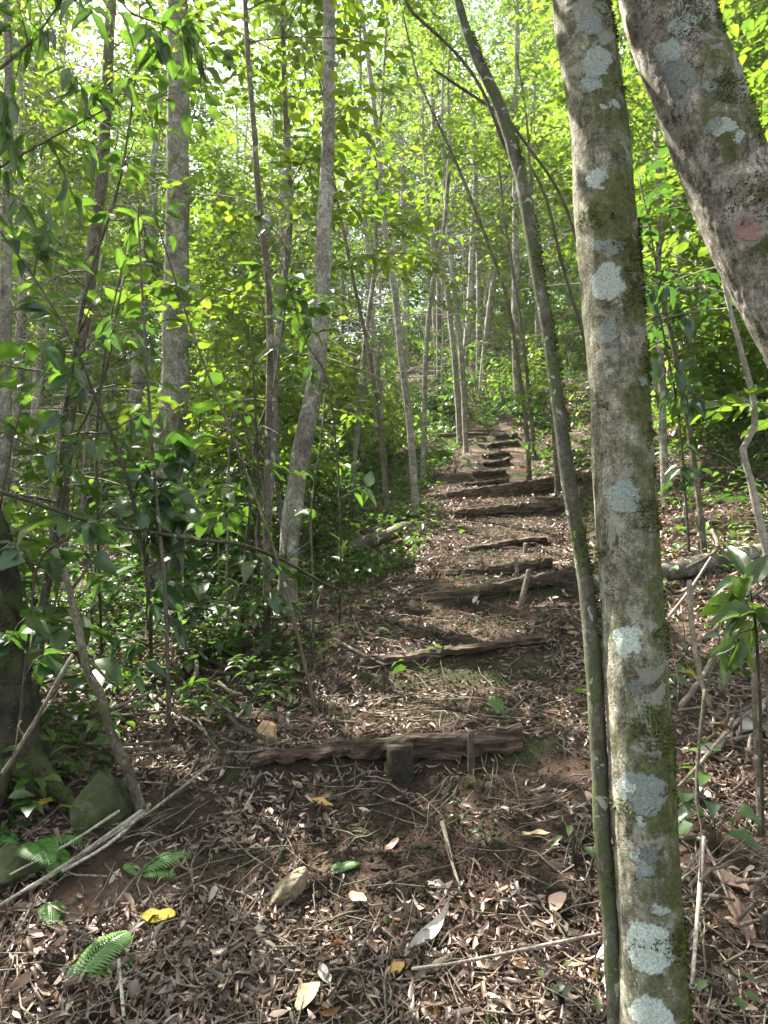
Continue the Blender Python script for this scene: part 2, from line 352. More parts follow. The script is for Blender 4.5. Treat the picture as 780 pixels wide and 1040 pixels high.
# ------------------------------------------------------------------ timber steps
ORD = ['lowest timber step, a broad split plank with a stump post in front', 'second timber step from the bottom, a rounded dark log', 'third timber step, long reddish plank held by a leaning stake',
       'short dark plank just above the plank with the leaning stake', 'pale half buried step log in the sunlit patch', 'level dark plank below the big slanting plank', 'big thick slanting plank halfway up the path',
       'thin step log right behind the big slanting plank', 'rough step log first of the small upper flight', 'second step log in the narrow upper flight', 'third step log in the narrow upper flight',
       'fourth step log in the narrow upper flight', 'topmost step log where the path meets the green slope']
for k, (l, r, Y, h) in enumerate(STEPS):
    a, b_ = at(l[0], l[1], Y), at(r[0], r[1], Y)
    sk = .10 * (b_[0] - a[0]) / 2
    a[1] -= sk; b_[1] += sk
    h *= .88; Lg = np.linalg.norm(b_ - a); ex = (b_ - a) / Lg; n = max(10, int(Lg / .03))
    th = .055 if k in (0, 2, 3, 6) else .08
    r2 = np.random.default_rng(40 + k)
    V = []
    tt = np.linspace(0, 1, n)
    top = .006 * np.sin(tt * 6 + k) + .003 * np.sin(tt * 23 + 2 * k) + r2.normal(0, .005, n); bot = .006 * np.sin(tt * 7 + 1.3 * k) + r2.normal(0, .006, n)
    wob = .012 * np.sin(tt * 5 + k) ; hh_ = h * (1 + .12 * np.sin(tt * 4 + k * 2))
    if k in (0, 2, 6): hh_ = h * ((.5 + .6 * tt) if k == 0 else (.8 + .3 * tt))
    for q in range(n):
        prof = [(-th/2, -hh_[q] + bot[q]), (-th/2 - .006, -hh_[q] * .5), (-th/2 + .004, -.012), (-th/2 + .016, 0), (th/2 - .012, 0), (th/2, -.014), (th/2, -hh_[q])]
        if k in (1, 4, 7, 8, 9, 10, 11, 12):
            prof = [(th/2 * math.cos(u_) - .0, -hh_[q] / 2 + hh_[q] / 2 * math.sin(u_)) for u_ in np.linspace(PI * 1.5, -PI * .3, 7)]
        for (py_, pz_) in prof: V.append(ex * tt[q] * Lg + np.array((0, wob[q] + py_ + r2.normal(0, .003), top[q] + pz_)))
    mb = MB(); ns = 7; i = np.arange(n - 1)[:, None] * ns; j = np.arange(ns)[None]; kk = (j + 1) % ns
    q4 = np.stack([i + j, i + ns + j, i + ns + kk, i + kk], -1).reshape(-1, 4)
    V = np.array(V); V = np.vstack([V, V[:ns].mean(0), V[-ns:].mean(0)]); jj = np.arange(ns)
    tr = np.vstack([np.stack([jj, (jj + 1) % ns, np.full(ns, n * ns)], -1), np.stack([(jj + 1) % ns + (n - 1) * ns, jj + (n - 1) * ns, np.full(ns, n * ns + 1)], -1)])
    mb.add(V, tr, q4)
    o = mb.build('step_timber', M['timber'], smooth=False); o.location = [float(a[0]), float(a[1]), float(a[2]) + .012]
    tag(o, ORD[k], 'step', 'timber steps up the path')
def post(name, base, topp, r0, r1, mat, label, cat, grp=None, sides=10, name_o=None):
    mb = MB(); base = np.asarray(base, float); topp = np.asarray(topp, float)
    P, rr = smooth_line([base, (base + topp) / 2, topp], [r0, (r0 + r1) / 2, r1], .02)
    tube(mb, P, rr, sides, .12, seed=int(r0 * 9999)); o = mb.build(name, mat, origin=base); return tag(o, label, cat, grp)
p = at(407, 756, 2.985); post('stump_post', p - (0, -.0, .26), p + (0, 0, .0), .062, .055, M['bark_dark'], 'short thick round post with flat top against the lowest step', 'post')
p = at(478, 742, 3.0); post('wooden_stake', p - (0, 0, .22), p, .016, .014, M['branch'], 'thin upright stake in front of the lowest step plank', 'stake')
p = at(537, 579, 5.03); q = at(528, 610, 4.97); post('wooden_stake', q - (0, 0, .06), p, .022, .018, M['bark_brown'], 'stout leaning stake holding the third step plank', 'stake')
p = at(524, 566, 5.6); q = at(526, 588, 5.58); post('wooden_stake', q - (0, 0, .08), p, .018, .014, M['bark_grey'], 'short grey stake in front of the short dark plank', 'stake')
p = at(534, 552, 6.4); q = at(532, 562, 6.35); post('wooden_stake', q - (0, 0, .08), p, .026, .02, M['bark_brown'], 'stubby brown stake in the sunlit patch', 'stake')

# ------------------------------------------------------------------ foliage kits
def rot_to(v, az, el):
    return np.array((math.cos(az) * math.cos(el), math.sin(az) * math.cos(el), math.sin(el)))
def spray(wood, out, r, p0, d0, length, droop, leaf, sp, twig_len, wr=.006, sides=4):
    """one limb with side twigs; leaves sit alternately along the twigs"""
    n = max(4, int(length / .15)); P = [np.array(p0, float)]; d = np.array(d0, float)
    for k in range(n):
        d = unit(d + np.array((r.normal(0, .10), r.normal(0, .10), -droop / n + r.normal(0, .05)))); P.append(P[-1] + d * length / n)
    P = np.array(P); tube(wood, P, np.linspace(wr, wr * .3, len(P)), sides, 0, .5, False)
    side = 1
    s = length * .14
    while s < length:
        f = s / length * n; k = min(int(f), n - 1); q = P[k] + (P[k+1] - P[k]) * (f - k); d = unit(P[k+1] - P[k])
        lat = unit(np.cross(d, (0, 0, 1.))) * side; side = -side
        tl = twig_len * r.uniform(.5, 1.1) * (1.05 - .6 * s / length)
        td = unit(d * .65 + lat + np.array((0, 0, r.normal(0, .25))))
        m_ = max(2, int(tl / sp)); tp = q + td * tl * .5 + np.array((0, 0, -.01)); te = q + td * tl + np.array((0, 0, -.18 * tl))
        tube(wood, [q, tp, te], [wr * .35, wr * .25, wr * .12], 3, 0, .5, False)
        for g_ in range(m_ + 1):
            t = (g_ + r.uniform(.2, .8)) / (m_ + 1); b_ = q + (tp - q) * 2 * t if t < .5 else tp + (te - tp) * (2 * t - 1)
            ls = unit(np.cross(td, (0, 0, 1.))) * (1 if g_ % 2 else -1)
            ld = unit(td * r.uniform(.3, 1.) + ls * r.uniform(.4, 1.) + np.array((0, 0, r.normal(-.28, .22))))
            if g_ == m_: ld = unit(td + np.array((0, 0, -.3)))
            out.append((b_, ld, (r.normal(0, .35), r.normal(0, .35), 1), leaf * r.uniform(.6, 1.25)))
        s += sp * r.uniform(.9, 1.9)
def flush(mb, out, ratio, tmpl, r):
    P = np.array([o_[0] for o_ in out]); D = np.array([o_[1] for o_ in out]); N = np.array([o_[2] for o_ in out]); L = np.array([o_[3] for o_ in out])
    leaves(mb, P, D, N, L, L * ratio * r.uniform(.8, 1.2, len(L)), tmpl, r.random(len(L)), r.uniform(.3, 1.6, len(L)))
def limbs_for(r, wood, out, P, rad, z0f, n, lmin, lmax, leaf, sp, twig, el=(.1, .7), droop=.5, wr=.012):
    """limbs around a trunk polyline"""
    for k in range(n):
        f = (z0f + (1 - z0f) * (k + r.uniform(0, 1)) / n) * (len(P) - 1); i_ = min(int(f), len(P) - 2); q = P[i_] + (P[i_+1] - P[i_]) * (f - i_)
        up = (f / (len(P) - 1) - z0f) / (1 - z0f)
        spray(wood, out, r, q, rot_to(None, r.uniform(0, 2 * PI), r.uniform(*el) + up * .4), r.uniform(lmin, lmax) * (1.1 - .55 * up), droop, leaf, sp, twig, wr * (1.2 - .7 * up))

def wavy(r, h, lean, wob):
    n = 9; z = np.linspace(0, h, n); a = r.uniform(0, 6.28)
    x = lean * (z / h) ** 1.3 * math.cos(a) * h + np.cumsum(r.normal(0, wob, n)); y = lean * (z / h) ** 1.3 * math.sin(a) * h + np.cumsum(r.normal(0, wob, n))
    x -= x[0]; y -= y[0]; z[0] = -.25; return np.stack([x, y, z], -1)
def tree_proto(seed, h, r0, z0f, n, lmin, lmax, leaf, sp, twig, barkm, label, cat='tree', lean=.06, wob=.03, name='tree', leafm='leaf_canopy', el=(.1, .7)):
    r = np.random.default_rng(seed); wood, crown = MB(), MB(); out = []
    P0 = wavy(r, h, lean, wob); P, rad = smooth_line(P0, np.linspace(r0, r0 * .25, len(P0)), .25)
    tube(wood, P, rad, 8, .10, seed=seed)
    limbs_for(r, wood, out, P, rad, z0f, n, lmin, lmax, leaf, sp, twig, el, wr=max(.008, r0 * .22))
    flush(crown, out, .58, LEAF_LO, r)
    root = empty(name, (0, 0, -100), label, cat)
    a = wood.mesh('trunk'); a.materials.append(M[barkm]); b_ = crown.mesh('crown'); b_.materials.append(M[leafm])
    mkpart('trunk', a, root); mkpart('crown', b_, root); return root
CANOPY = [tree_proto(100 + k, 12.5 + k * .7, .075 + .012 * k, .30, 46, 1.1, 2.8, .138, .08, .66, ['bark_grey', 'bark_pale', 'bark_grey', 'bark_brown'][k], 'x', lean=.05) for k in range(4)]
SLIM = [tree_proto(200 + k, 6.4 + k * .9, .028 + .004 * k,   .14, 54, .6, 1.6, .128, .07, .46, ['bark_pale', 'bark_brown', 'bark_grey', 'bark_pale'][k], 'x', lean=.10, wob=.05) for k in range(4)]

def shrub_proto(seed, kind):
    r = np.random.default_rng(seed); wood, fol = MB(), MB(); out = []; mat, tm, ratio = 'leaf_shrub', LEAF_HI, .45
    if kind == 'sapling':
        P, rad = smooth_line(wavy(r, 2.0, .12, .03), np.linspace(.012, .004, 9), .1); tube(wood, P, rad, 5, .05)
        limbs_for(r, wood, out, P, rad, .18, 17, .3, .8, .145, .075, .28, (0, .5), .7, .005)
    elif kind == 'bush':
        for k in range(8):
            az = r.uniform(0, 6.28); spray(wood, out, r, (0, 0, 0), rot_to(None, az, r.uniform(.7, 1.35)), r.uniform(.7, 1.3), .7, .10, .055, .3, .007)
        mat, ratio = 'leaf_dark', .5
    elif kind == 'whip':
        P, rad = smooth_line(wavy(r, 3.4, .12, .05), np.linspace(.016, .005, 9), .12); tube(wood, P, rad, 5, .05)
        limbs_for(r, wood, out, P, rad, .3, 17, .35, .9, .12, .07, .3, (0, .6), .6, .006)
    elif kind == 'palmate':
        for k in range(7):
            az = k * 2.4 + r.uniform(-.3, .3); el = r.uniform(.5, 1.25); d = rot_to(None, az, el); L = r.uniform(.6, 1.1); P = [np.zeros(3)]
            for s_ in range(8): d = unit(d + np.array((0, 0, -.13))); P.append(P[-1] + d * L / 8)
            P = np.array(P); tube(wood, P, np.linspace(.005, .002, 9), 4, 0, .5, False)
            for s_ in range(2, 9):
                dd = unit(P[s_] - P[s_-1]); lat = unit(np.cross(dd, (0, 0, 1.)))
                for sg in (-1, 1): out.append((P[s_], unit(dd * .7 + sg * lat + np.array((0, 0, -.15))), (0, 0, 1), (.20 - .012 * s_) * r.uniform(.85, 1.1)))
        ratio, mat = .27, 'leaf_dark'
    elif kind == 'herb':
        for k in range(15):
            az = k * 2.4; d = rot_to(None, az, r.uniform(.6, 1.3)); L = r.uniform(.2, .6); e = d * L; tube(wood, [(0, 0, 0), e * .5 + (0, 0, .03), e], [.004, .003, .002], 4, 0, .5, False)
            out.append((e, unit(rot_to(None, az, -.35)), (0, 0, 1), r.uniform(.13, .22)))
        ratio, mat = .62, 'leaf_dark'
    flush(fol, out, ratio, tm, r)
    root = empty({'sapling': 'sapling', 'bush': 'bush', 'whip': 'sapling', 'palmate': 'understory_plant', 'herb': 'understory_plant'}[kind], (0, 0, -100), 'x', {'sapling': 'sapling', 'bush': 'bush', 'whip': 'sapling', 'palmate': 'plant', 'herb': 'plant'}[kind])
    a = wood.mesh('stem'); a.materials.append(M['branch']); b_ = fol.mesh('foliage'); b_.materials.append(M[mat])
    mkpart('stem', a, root); mkpart('foliage', b_, root); return root
SHRUB = {k: [shrub_proto(300 + 17 * i_ + s_, k) for s_ in range(3)] for i_, k in enumerate(('sapling', 'bush', 'whip', 'palmate', 'herb'))}

# ------------------------------------------------------------------ gaps in the canopy that let the sun through to the path
GAPS = [((.95, 6.5), .45), ((1.4, 6.3), .28), ((.45, 4.0), .17), ((-.2, 2.5), .17), ((-.1, 2.3), .10), ((.2, 3.4), .2), ((.75, 5.3), .24), ((1.5, 9.3), .5), ((2., 12.5), .7), ((1.2, 7.6), .38),
        ((-1.0, 3.6), .28), ((-1.6, 4.6), .35), ((-2.4, 6.5), .5), ((3.3, 9.2), .6), ((2.4, 5.3), .3), ((-.62, 3.05), .13), ((-2.1, 3.0), .28), ((2.9, 7.), .4), ((1.3, 2.6), .12), ((-.9, 2.2), .14), ((-3.6, 9.), .6), ((1.9, 4.2), .2), ((1.75, 10.6), .6), ((2.2, 13.6), .7), ((.9, 15), .9), ((2.6, 17), 1.), ((-1.2, 11), .8), ((1.1, 8.3), .4), ((.1, 3.75), .22), ((-3.2, 5.2), .4), ((.55, 4.6), .2), ((4.6, 12), .9), ((.6, 5.9), .3), ((1.5, 15.6), 1.2), ((3, 19), 1.6), ((.2, 18), 1.4), ((2.2, 22), 1.8), ((-1, 24), 2.), ((4.5, 15), 1.2), ((-4, 7), 1.), ((-3, 5), .5), ((-5.5, 10), 1.2), ((-2., 9.5), .8), ((-2.2, 4.2), .35), ((3.2, 6.2), .4)]
GP = np.array([(a, b_, float(height(a, b_))) for (a, b_), _ in GAPS]); GR = np.array([g_ for _, g_ in GAPS]) * 1.3; SD = np.array(sd)
def in_gap(P):
    """leaves standing in one of the canopy gaps"""
    hit = np.zeros(len(P), bool)
    for q, rad in zip(GP, GR):
        d = P - q; t = d @ SD; off = d - t[:, None] * SD; hit |= (t > .4) & (np.linalg.norm(off, axis=1) * (1 + .25 * np.sin(3 * np.arctan2(off[:, 1], off[:, 0]) + q[0] * 9)) < rad)
    return hit
def carve(me, k, loc, rotz, sc):
    n = len(me.vertices); co = np.empty(n * 3, np.float32); me.vertices.foreach_get('co', co); co = co.reshape(-1, k, 3); L = co.mean(1) * sc
    c_, s_ = math.cos(rotz), math.sin(rotz); Wd = np.stack([L[:, 0] * c_ - L[:, 1] * s_, L[:, 0] * s_ + L[:, 1] * c_, L[:, 2]], -1) + np.array(loc)
    hit = in_gap(Wd)
    if hit.sum() < 4 or hit.mean() > .9: return me
    rn = np.empty(n, np.float32); me.attributes['rnd'].data.foreach_get('value', rn); kp = ~hit; co = co[kp]; m_ = len(co)
    tr, qu = (None, LEAF_LO[2]) if k == 6 else (LEAF_HI[1], LEAF_HI[2]); off = (np.arange(m_) * k)[:, None, None]; f = []
    if tr is not None: f.append((tr[None] + off).reshape(-1, 3))
    f.append((qu[None] + off).reshape(-1, 4))
    new = mesh_np(me.name, co.reshape(-1, 3), f, {'rnd': rn.reshape(-1, k)[kp].ravel()}); new.materials.append(me.materials[0]); return new
# ------------------------------------------------------------------ trees one can point to
def trunk_tree(pts, Y, label, mat, crown=None, base_drop=.25, sides=14, bumpy=.08, top_h=None, name='tree', seed=1, Ys=None, step=.06, leafm='leaf_canopy', flare=1.25, wood_extra=None):
    """pts: (px, py, width in px) from top to bottom; the foot goes down to the ground"""
    P, W = [], []
    for k, (px, py, wd) in enumerate(pts):
        yk = Y if Ys is None else Ys[k]
        q = at(px, py, yk); P.append(q); W.append(wd / FPX * depth(q) / 2)
    g = float(height(P[-1][0], P[-1][1])); drop = P[-1][2] - g
    if drop > .05: q = P[-1].copy(); q[2] = g + .02; P.append(q); W.append(W[-1] * flare)
    q = P[-1].copy(); q[2] = g - base_drop; P.append(q); W.append(W[-1] * 1.1)
    P, W = P[::-1], W[::-1]; base = np.array((P[0][0], P[0][1], g))
    if top_h:     # carry on above the picture
        d = unit(P[-1] - P[-2]); d = unit(d + (0, 0, .6))
        for s_ in range(4): P.append(P[-1] + d * top_h / 4); W.append(W[-1] * .82); d = unit(d + (random.uniform(-.08, .08), random.uniform(-.08, .08), .1))
    n_vis = len(pts)
    PP, WW = smooth_line(P, W, step); wood, cr = MB(), MB(); out = []
    tube(wood, PP, WW, sides, bumpy, seed=seed)
    r = np.random.default_rng(seed + 500)
    if crown:
        z0f, n, lmin, lmax, leaf, sp, tw = crown
        limbs_for(r, wood, out, PP, WW, z0f, n, lmin, lmax, leaf, sp, tw, (0, .6), .5, max(.006, W[-1] * .4))
    if wood_extra: wood_extra(wood, out, r)
    root = empty(name, base, label, 'tree' if name != 'sapling' else 'sapling')
    wood.build('trunk', mat, root, origin=base)
    if out: out = [o_ for o_, h_ in zip(out, in_gap(np.array([o_[0] for o_ in out]))) if not h_]
    if out:
        flush(cr, out, .52, LEAF_LO, r); cr.build('crown', M[leafm], root, origin=base)
    return root, PP, WW
def vnoise(P, f, seed):
    """smooth value noise, vectorised"""
    Q = P * f + seed * 17.3; I = np.floor(Q).astype(np.int64); F = Q - I; F = F * F * (3 - 2 * F)
    def h(a, b, c): v = np.sin(a * 127.1 + b * 311.7 + c * 74.7 + seed) * 43758.5453; return v - np.floor(v)
    o = 0
    for a in (0, 1):
        for b in (0, 1):
            for c in (0, 1): o = o + h(I[:, 0] + a, I[:, 1] + b, I[:, 2] + c) * np.abs(1 - a - F[:, 0]) * np.abs(1 - b - F[:, 1]) * np.abs(1 - c - F[:, 2])
    return o - .5
def rugged_trunk(root, mat, PP, WW, sides, amp, moss_dir, n_moss, seed, zmax=99):
    """real relief on a close trunk, and tufts of moss standing off it"""
    tr = [o for o in root.children if o.name.startswith('trunk')][0]; base = np.array(root.location); old = tr.data
    keep = PP[:, 2] < zmax; P, W = PP, WW; P2, W2 = smooth_line(P[::2], W[::2], .008)
    mb = MB(); tube(mb, P2, W2, sides, .03, seed=seed); V = mb.V[0]; n = len(P2); C = np.vstack([np.repeat(P2, sides, 0), P2[:1], P2[-1:]]); N = V - C; N /= np.linalg.norm(N, axis=1, keepdims=True) + 1e-6
    S_ = V * (1, 1, .35); d = amp * (1.6 * vnoise(V, 9, seed) + 1.0 * vnoise(S_, 38, seed + 1) + .8 * vnoise(S_, 85, seed + 2) + .5 * vnoise(V, 170, seed + 3)) ; d = d - amp * .9 * np.clip(.12 - np.abs(vnoise(S_, 30, seed + 5)), 0, 1) * 8 * (vnoise(V, 5, seed + 8) > 0)
    mb.V[0] = V + N * d[:, None] - base; me = mb.mesh('trunk'); me.materials.append(mat); tr.data = me; bpy.data.meshes.remove(old)
    r = np.random.default_rng(seed); i_ = r.integers(0, len(V) - 2, n_moss * 6); q = V[i_]; nn = N[i_]; md = unit(np.array(moss_dir))
    wgt = .55 * (nn @ md) + 2.6 * vnoise(q, 11, seed + 4) + 1.0 * vnoise(q, 40, seed + 6); kp = wgt > np.sort(wgt)[-n_moss]; q, nn = q[kp], nn[kp]; k_ = len(q)
    mb2 = MB(); leaves(mb2, q - base, nn + r.normal(0, .55, (k_, 3)) + (0, 0, -.25), r.normal(0, 1, (k_, 3)), r.uniform(.004, .012, k_), r.uniform(.0016, .004, k_), LEAF_LO, r.random(k_)); mb2.build('moss', M['moss'], root)
M['moss'] = leaf_mat('moss_tuft', [(0, (.03, .04, .01)), (.5, (.075, .095, .02)), (1, (.15, .17, .04))], (1.2, 1.2, .8), .25, .0, .5)
def lichen_bark(name, base, spots, pinks, cols, moss_dir):
    """bark with lichen discs at given places on the trunk (object space), moss on one side"""
    m, nt, b = new_mat(name); v = obj_coord(nt)
    n1 = noise(nt, 7, 5, v, .65); n2 = noise(nt, 75, 6, v, .8); n3 = noise(nt, 19, 5, v, .65); n4 = noise(nt, 8.0, 6, v, .65); n5 = noise(nt, 210, 4, v, .75)
    mp = nt.nodes.new('ShaderNodeMapping'); nt.links.new(v, mp.inputs[0]); mp.inputs['Scale'].default_value = (1, 1, .3); nv = noise(nt, 60, 4, mp.outputs[0], .7)
    c = ramp(nt, [(.34, cols[0]), (.5, cols[1]), (.64, cols[2])], n3.outputs[0]).outputs[0]
    c = mixc(nt, .8, c, ramp(nt, [(.36, (.4, .4, .38)), (.62, (1.45, 1.42, 1.38))], n2.outputs[0]).outputs[0], 'MULTIPLY')
    c = mixc(nt, .7, c, ramp(nt, [(.38, (.5, .48, .45)), (.6, (1.25, 1.25, 1.22))], nv.outputs[0]).outputs[0], 'MULTIPLY')
    c = mixc(nt, .75, c, ramp(nt, [(.38, (.5, .5, .48)), (.6, (1.4, 1.4, 1.38))], n5.outputs[0]).outputs[0], 'MULTIPLY')
    vo = nt.nodes.new('ShaderNodeTexVoronoi'); vo.feature = 'DISTANCE_TO_EDGE'; vo.inputs['Scale'].default_value = 32; ad = nt.nodes.new('ShaderNodeVectorMath'); ad.operation = 'MULTIPLY_ADD'
    nt.links.new(n3.outputs['Color'], ad.inputs[0]); ad.inputs[1].default_value = (.06,) * 3; nt.links.new(mp.outputs[0], ad.inputs[2]); nt.links.new(ad.outputs[0], vo.inputs['Vector'])
    crack = math_(nt, 'MULTIPLY', step_(nt, vo.outputs['Distance'], .09, .0), step_(nt, n1.outputs[0], .46, .58)); c = mixc(nt, math_(nt, 'MULTIPLY', crack, .75), c, (.035, .03, .022))
    g = nt.nodes.new('ShaderNodeNewGeometry'); dp = nt.nodes.new('ShaderNodeVectorMath'); dp.operation = 'DOT_PRODUCT'
    nt.links.new(g.outputs['Normal'], dp.inputs[0]); dp.inputs[1].default_value = moss_dir
    mm = math_(nt, 'ADD', math_(nt, 'MULTIPLY', dp.outputs['Value'], .15), n4.outputs[0])
    mm = math_(nt, 'ADD', mm, math_(nt, 'MULTIPLY', math_(nt, 'SUBTRACT', n2.outputs[0], .5), .5))
    mossf = step_(nt, mm, .47, .60)
    mcol = ramp(nt, [(.36, (.035, .042, .012)), (.54, (.10, .12, .028)), (.68, (.20, .22, .055))], n2.outputs[0]).outputs[0]
    c = mixc(nt, math_(nt, 'MULTIPLY', mossf, .88), c, mcol)
    # pale film lichen, irregular
    n6 = noise(nt, 6.3, 6, v, .65, .8); film = step_(nt, math_(nt, 'ADD', n6.outputs[0], math_(nt, 'MULTIPLY', math_(nt, 'SUBTRACT', n2.outputs[0], .5), .12)), .575, .60)
    c = mixc(nt, math_(nt, 'MULTIPLY', film, .62), c, mixc(nt, n2.outputs[0], (.24, .245, .20), (.52, .53, .46)))
    nd = noise(nt, 60, 5, v, .7)
    off = nt.nodes.new('ShaderNodeVectorMath'); off.operation = 'MULTIPLY_ADD'; nt.links.new(nd.outputs['Color'], off.inputs[0])
    off.inputs[1].default_value = (.026,) * 3; nt.links.new(v, off.inputs[2])
    nd2 = noise(nt, 15, 4, v, .65); off2 = nt.nodes.new('ShaderNodeVectorMath'); off2.operation = 'MULTIPLY_ADD'; nt.links.new(nd2.outputs['Color'], off2.inputs[0])
    off2.inputs[1].default_value = (.075,) * 3; nt.links.new(off.outputs[0], off2.inputs[2])
    rs = np.random.default_rng(len(spots)); spots = list(spots)
    for _ in range(16): q_ = spots[int(rs.integers(len(spots)))]; spots.insert(0, (q_[0] + rs.normal(0, .05, 3) * (.6, .2, 1.6), rs.uniform(.006, .032), rs.uniform(.45, .8)))
    h = n2.outputs[0]
    for lst, colr in ((spots, None), (pinks, (.42, .20, .17))):
        for (q, rad, tone) in lst:
            d = nt.nodes.new('ShaderNodeVectorMath'); d.operation = 'DISTANCE'; nt.links.new(off2.outputs[0], d.inputs[0])
            d.inputs[1].default_value = [float(q[k] - base[k]) + .0505 for k in range(3)]
            f = math_(nt, 'MULTIPLY', step_(nt, d.outputs['Value'], rad * 1.06, rad * .92), step_(nt, math_(nt, 'ADD', n2.outputs[0], math_(nt, 'MULTIPLY', step_(nt, d.outputs['Value'], rad, rad * .6), .25)), .36, .48))
            if colr: 
                rim = step_(nt, d.outputs['Value'], rad * 1.35, rad * 1.25); c = mixc(nt, math_(nt, 'MULTIPLY', rim, .8), c, (.40, .38, .33))
                cc = mixc(nt, n2.outputs[0], (.38, .19, .17), (.62, .40, .36))
            else: cc = ramp(nt, [(.34, tuple(x * tone * .5 for x in (.67, .76, .66))), (.5, tuple(x * tone * .95 for x in (.67, .77, .68))), (.66, tuple(x * tone * 1.2 for x in (.68, .78, .71)))], n5.outputs[0]).outputs[0]
            c = mixc(nt, math_(nt, 'MULTIPLY', f, .94), c, cc)
            h = math_(nt, 'ADD', h, math_(nt, 'MULTIPLY', f, .5))
    nt.links.new(c, b.inputs['Base Color']); h = math_(nt, 'ADD', h, math_(nt, 'MULTIPLY', n5.outputs[0], .4)); bump(nt, b, h, 1., .012); b.inputs['Roughness'].default_value = .95
    return m
def on_trunk(px, py, Y, r): # the point of the trunk's near side seen at a pixel
    q = at(px, py, Y - r * .92); return q
# the lichen-spotted trunk close by on the right
ptsE = [(590, 0, 55), (601, 80, 56), (609, 140, 58), (616, 240, 61), (622, 300, 59.5), (629, 400, 60), (636, 520, 61), (644, 640, 62), (650, 760, 63.5), (656, 850, 64), (661, 940, 65), (665, 1040, 67)]
YE = 1.72; rE = .075; bE = at(665, 1040, YE); bE[2] = float(height(bE[0], YE))
spE = [((608, 60), 19, .62), ((600, 80), 12, .55), ((617, 285), 19, .78), ((603, 178), 13, .78), ((598, 245), 8, .7), ((622, 250), 11, .42), ((615, 377), 10, .62), ((634, 505), 16, .58), ((634, 652), 18, .95), ((651, 806), 24, .48), ((637, 802), 10, .85), ((661, 966), 23, 1.0),
       ((641, 1012), 13, .95), ((662, 1038), 18, .95), ((626, 768), 7, .85), ((650, 838), 5, .8), ((636, 880), 7, .85), ((642, 900), 8, .8), ((606, 455), 6, .85), ((614, 440), 5, .7), ((655, 385), 7, .42), ((612, 335), 13, .42), ((660, 870), 9, .30), ((600, 25), 14, .45), ((646, 700), 9, .3)]
M['barkE'] = lichen_bark('lichen_bark', bE, [(on_trunk(p_[0], p_[1], YE, rE), r_ / FPX * 1.72, t_) for p_, r_, t_ in spE], [], [(.13, .125, .085), (.265, .255, .19), (.43, .42, .34)], (.85, -.2, 0))
tE = trunk_tree(ptsE, YE, 'lichen spotted trunk standing close by in the right foreground', M['barkE'], (.72, 16, .7, 1.8, .11, .08, .45), sides=40, bumpy=.035, top_h=3.2, seed=3, step=.02, flare=1.12)
# the thick trunk leaning in from the right edge
ptsF = [(675, 0, 84), (709, 100, 84), (745, 190, 84), (778, 262, 86), (822, 345, 88), (872, 440, 90), (920, 560, 94), (950, 720, 98), (965, 900, 104), (970, 1060, 112)]
YF = 1.75; bF = at(970, 1060, YF); bF[2] = float(height(bF[0], YF)); rF = .10
spF = [((695, 28), 15, .72), ((685, 75), 22, .45), ((655, 25), 16, .5), ((747, 142), 8, .72), ((726, 194), 8, .85), ((723, 128), 8, .5), ((700, 140), 12, .42), ((730, 100), 8, .35), ((690, 115), 12, .4), ((668, 62), 12, .42)]
M['barkF'] = lichen_bark('lichen_bark_leaning', bF, [(on_trunk(p_[0], p_[1], YF, rF), r_ / FPX * 1.78, t_) for p_, r_, t_ in spF], [(on_trunk(735, 243, YF, rF), 11 / FPX * 1.78, 1), (on_trunk(756, 232, YF, rF), 13 / FPX * 1.78, 1), (on_trunk(747, 219, YF, rF), 8 / FPX * 1.78, 1)], [(.20, .18, .15), (.39, .355, .31), (.60, .57, .52)], (.8, -.3, .4))
tF = trunk_tree(ptsF, YF, 'thick trunk leaning in from the right edge with a pink lichen patch', M['barkF'], (.80, 14, .7, 1.8, .11, .08, .45), sides=40, bumpy=.04, top_h=2.6, seed=5, step=.03)
# the thin curved tree beside it
ptsD = [(465, 0, 9), (481, 50, 10), (504, 100, 12), (521, 150, 13), (533, 200, 13), (546, 280, 13), (557, 340, 12.5), (568, 420, 14), (579, 500, 15), (596, 600, 16), (603, 680, 17), (608, 760, 17), (612, 850, 18), (620, 940, 17), (625, 1040, 17)]
def stubD(wood, out, r):
    a = at(535, 208, 1.75); tube(wood, [a, at(540, 207, 1.73), at(545, 204, 1.72)], [.011, .007, .005], 6)
M['barkD'] = bark('curved_tree_bark', [(.06, .055, .04), (.12, .115, .085), (.22, .215, .17)], 3., .6, .3)
tD = trunk_tree(ptsD, 1.75, 'thin curved mossy stem leaning left beside the lichen spotted trunk', M['barkD'], (.86, 8, .4, 1.0, .10, .07, .35), sides=16, bumpy=.10, top_h=1.2, seed=8, step=.03, wood_extra=stubD)
rugged_trunk(tE[0], M['barkE'], tE[1], tE[2], 110, .0022, (.9, -.2, 0), 15000, 61)
rugged_trunk(tF[0], M['barkF'], tF[1], tF[2], 120, .0034, (.75, -.35, .5), 17000, 62)
rugged_trunk(tD[0], M['barkD'], tD[1], tD[2], 36, .0011, (.6, -.2, 0), 2500, 63)
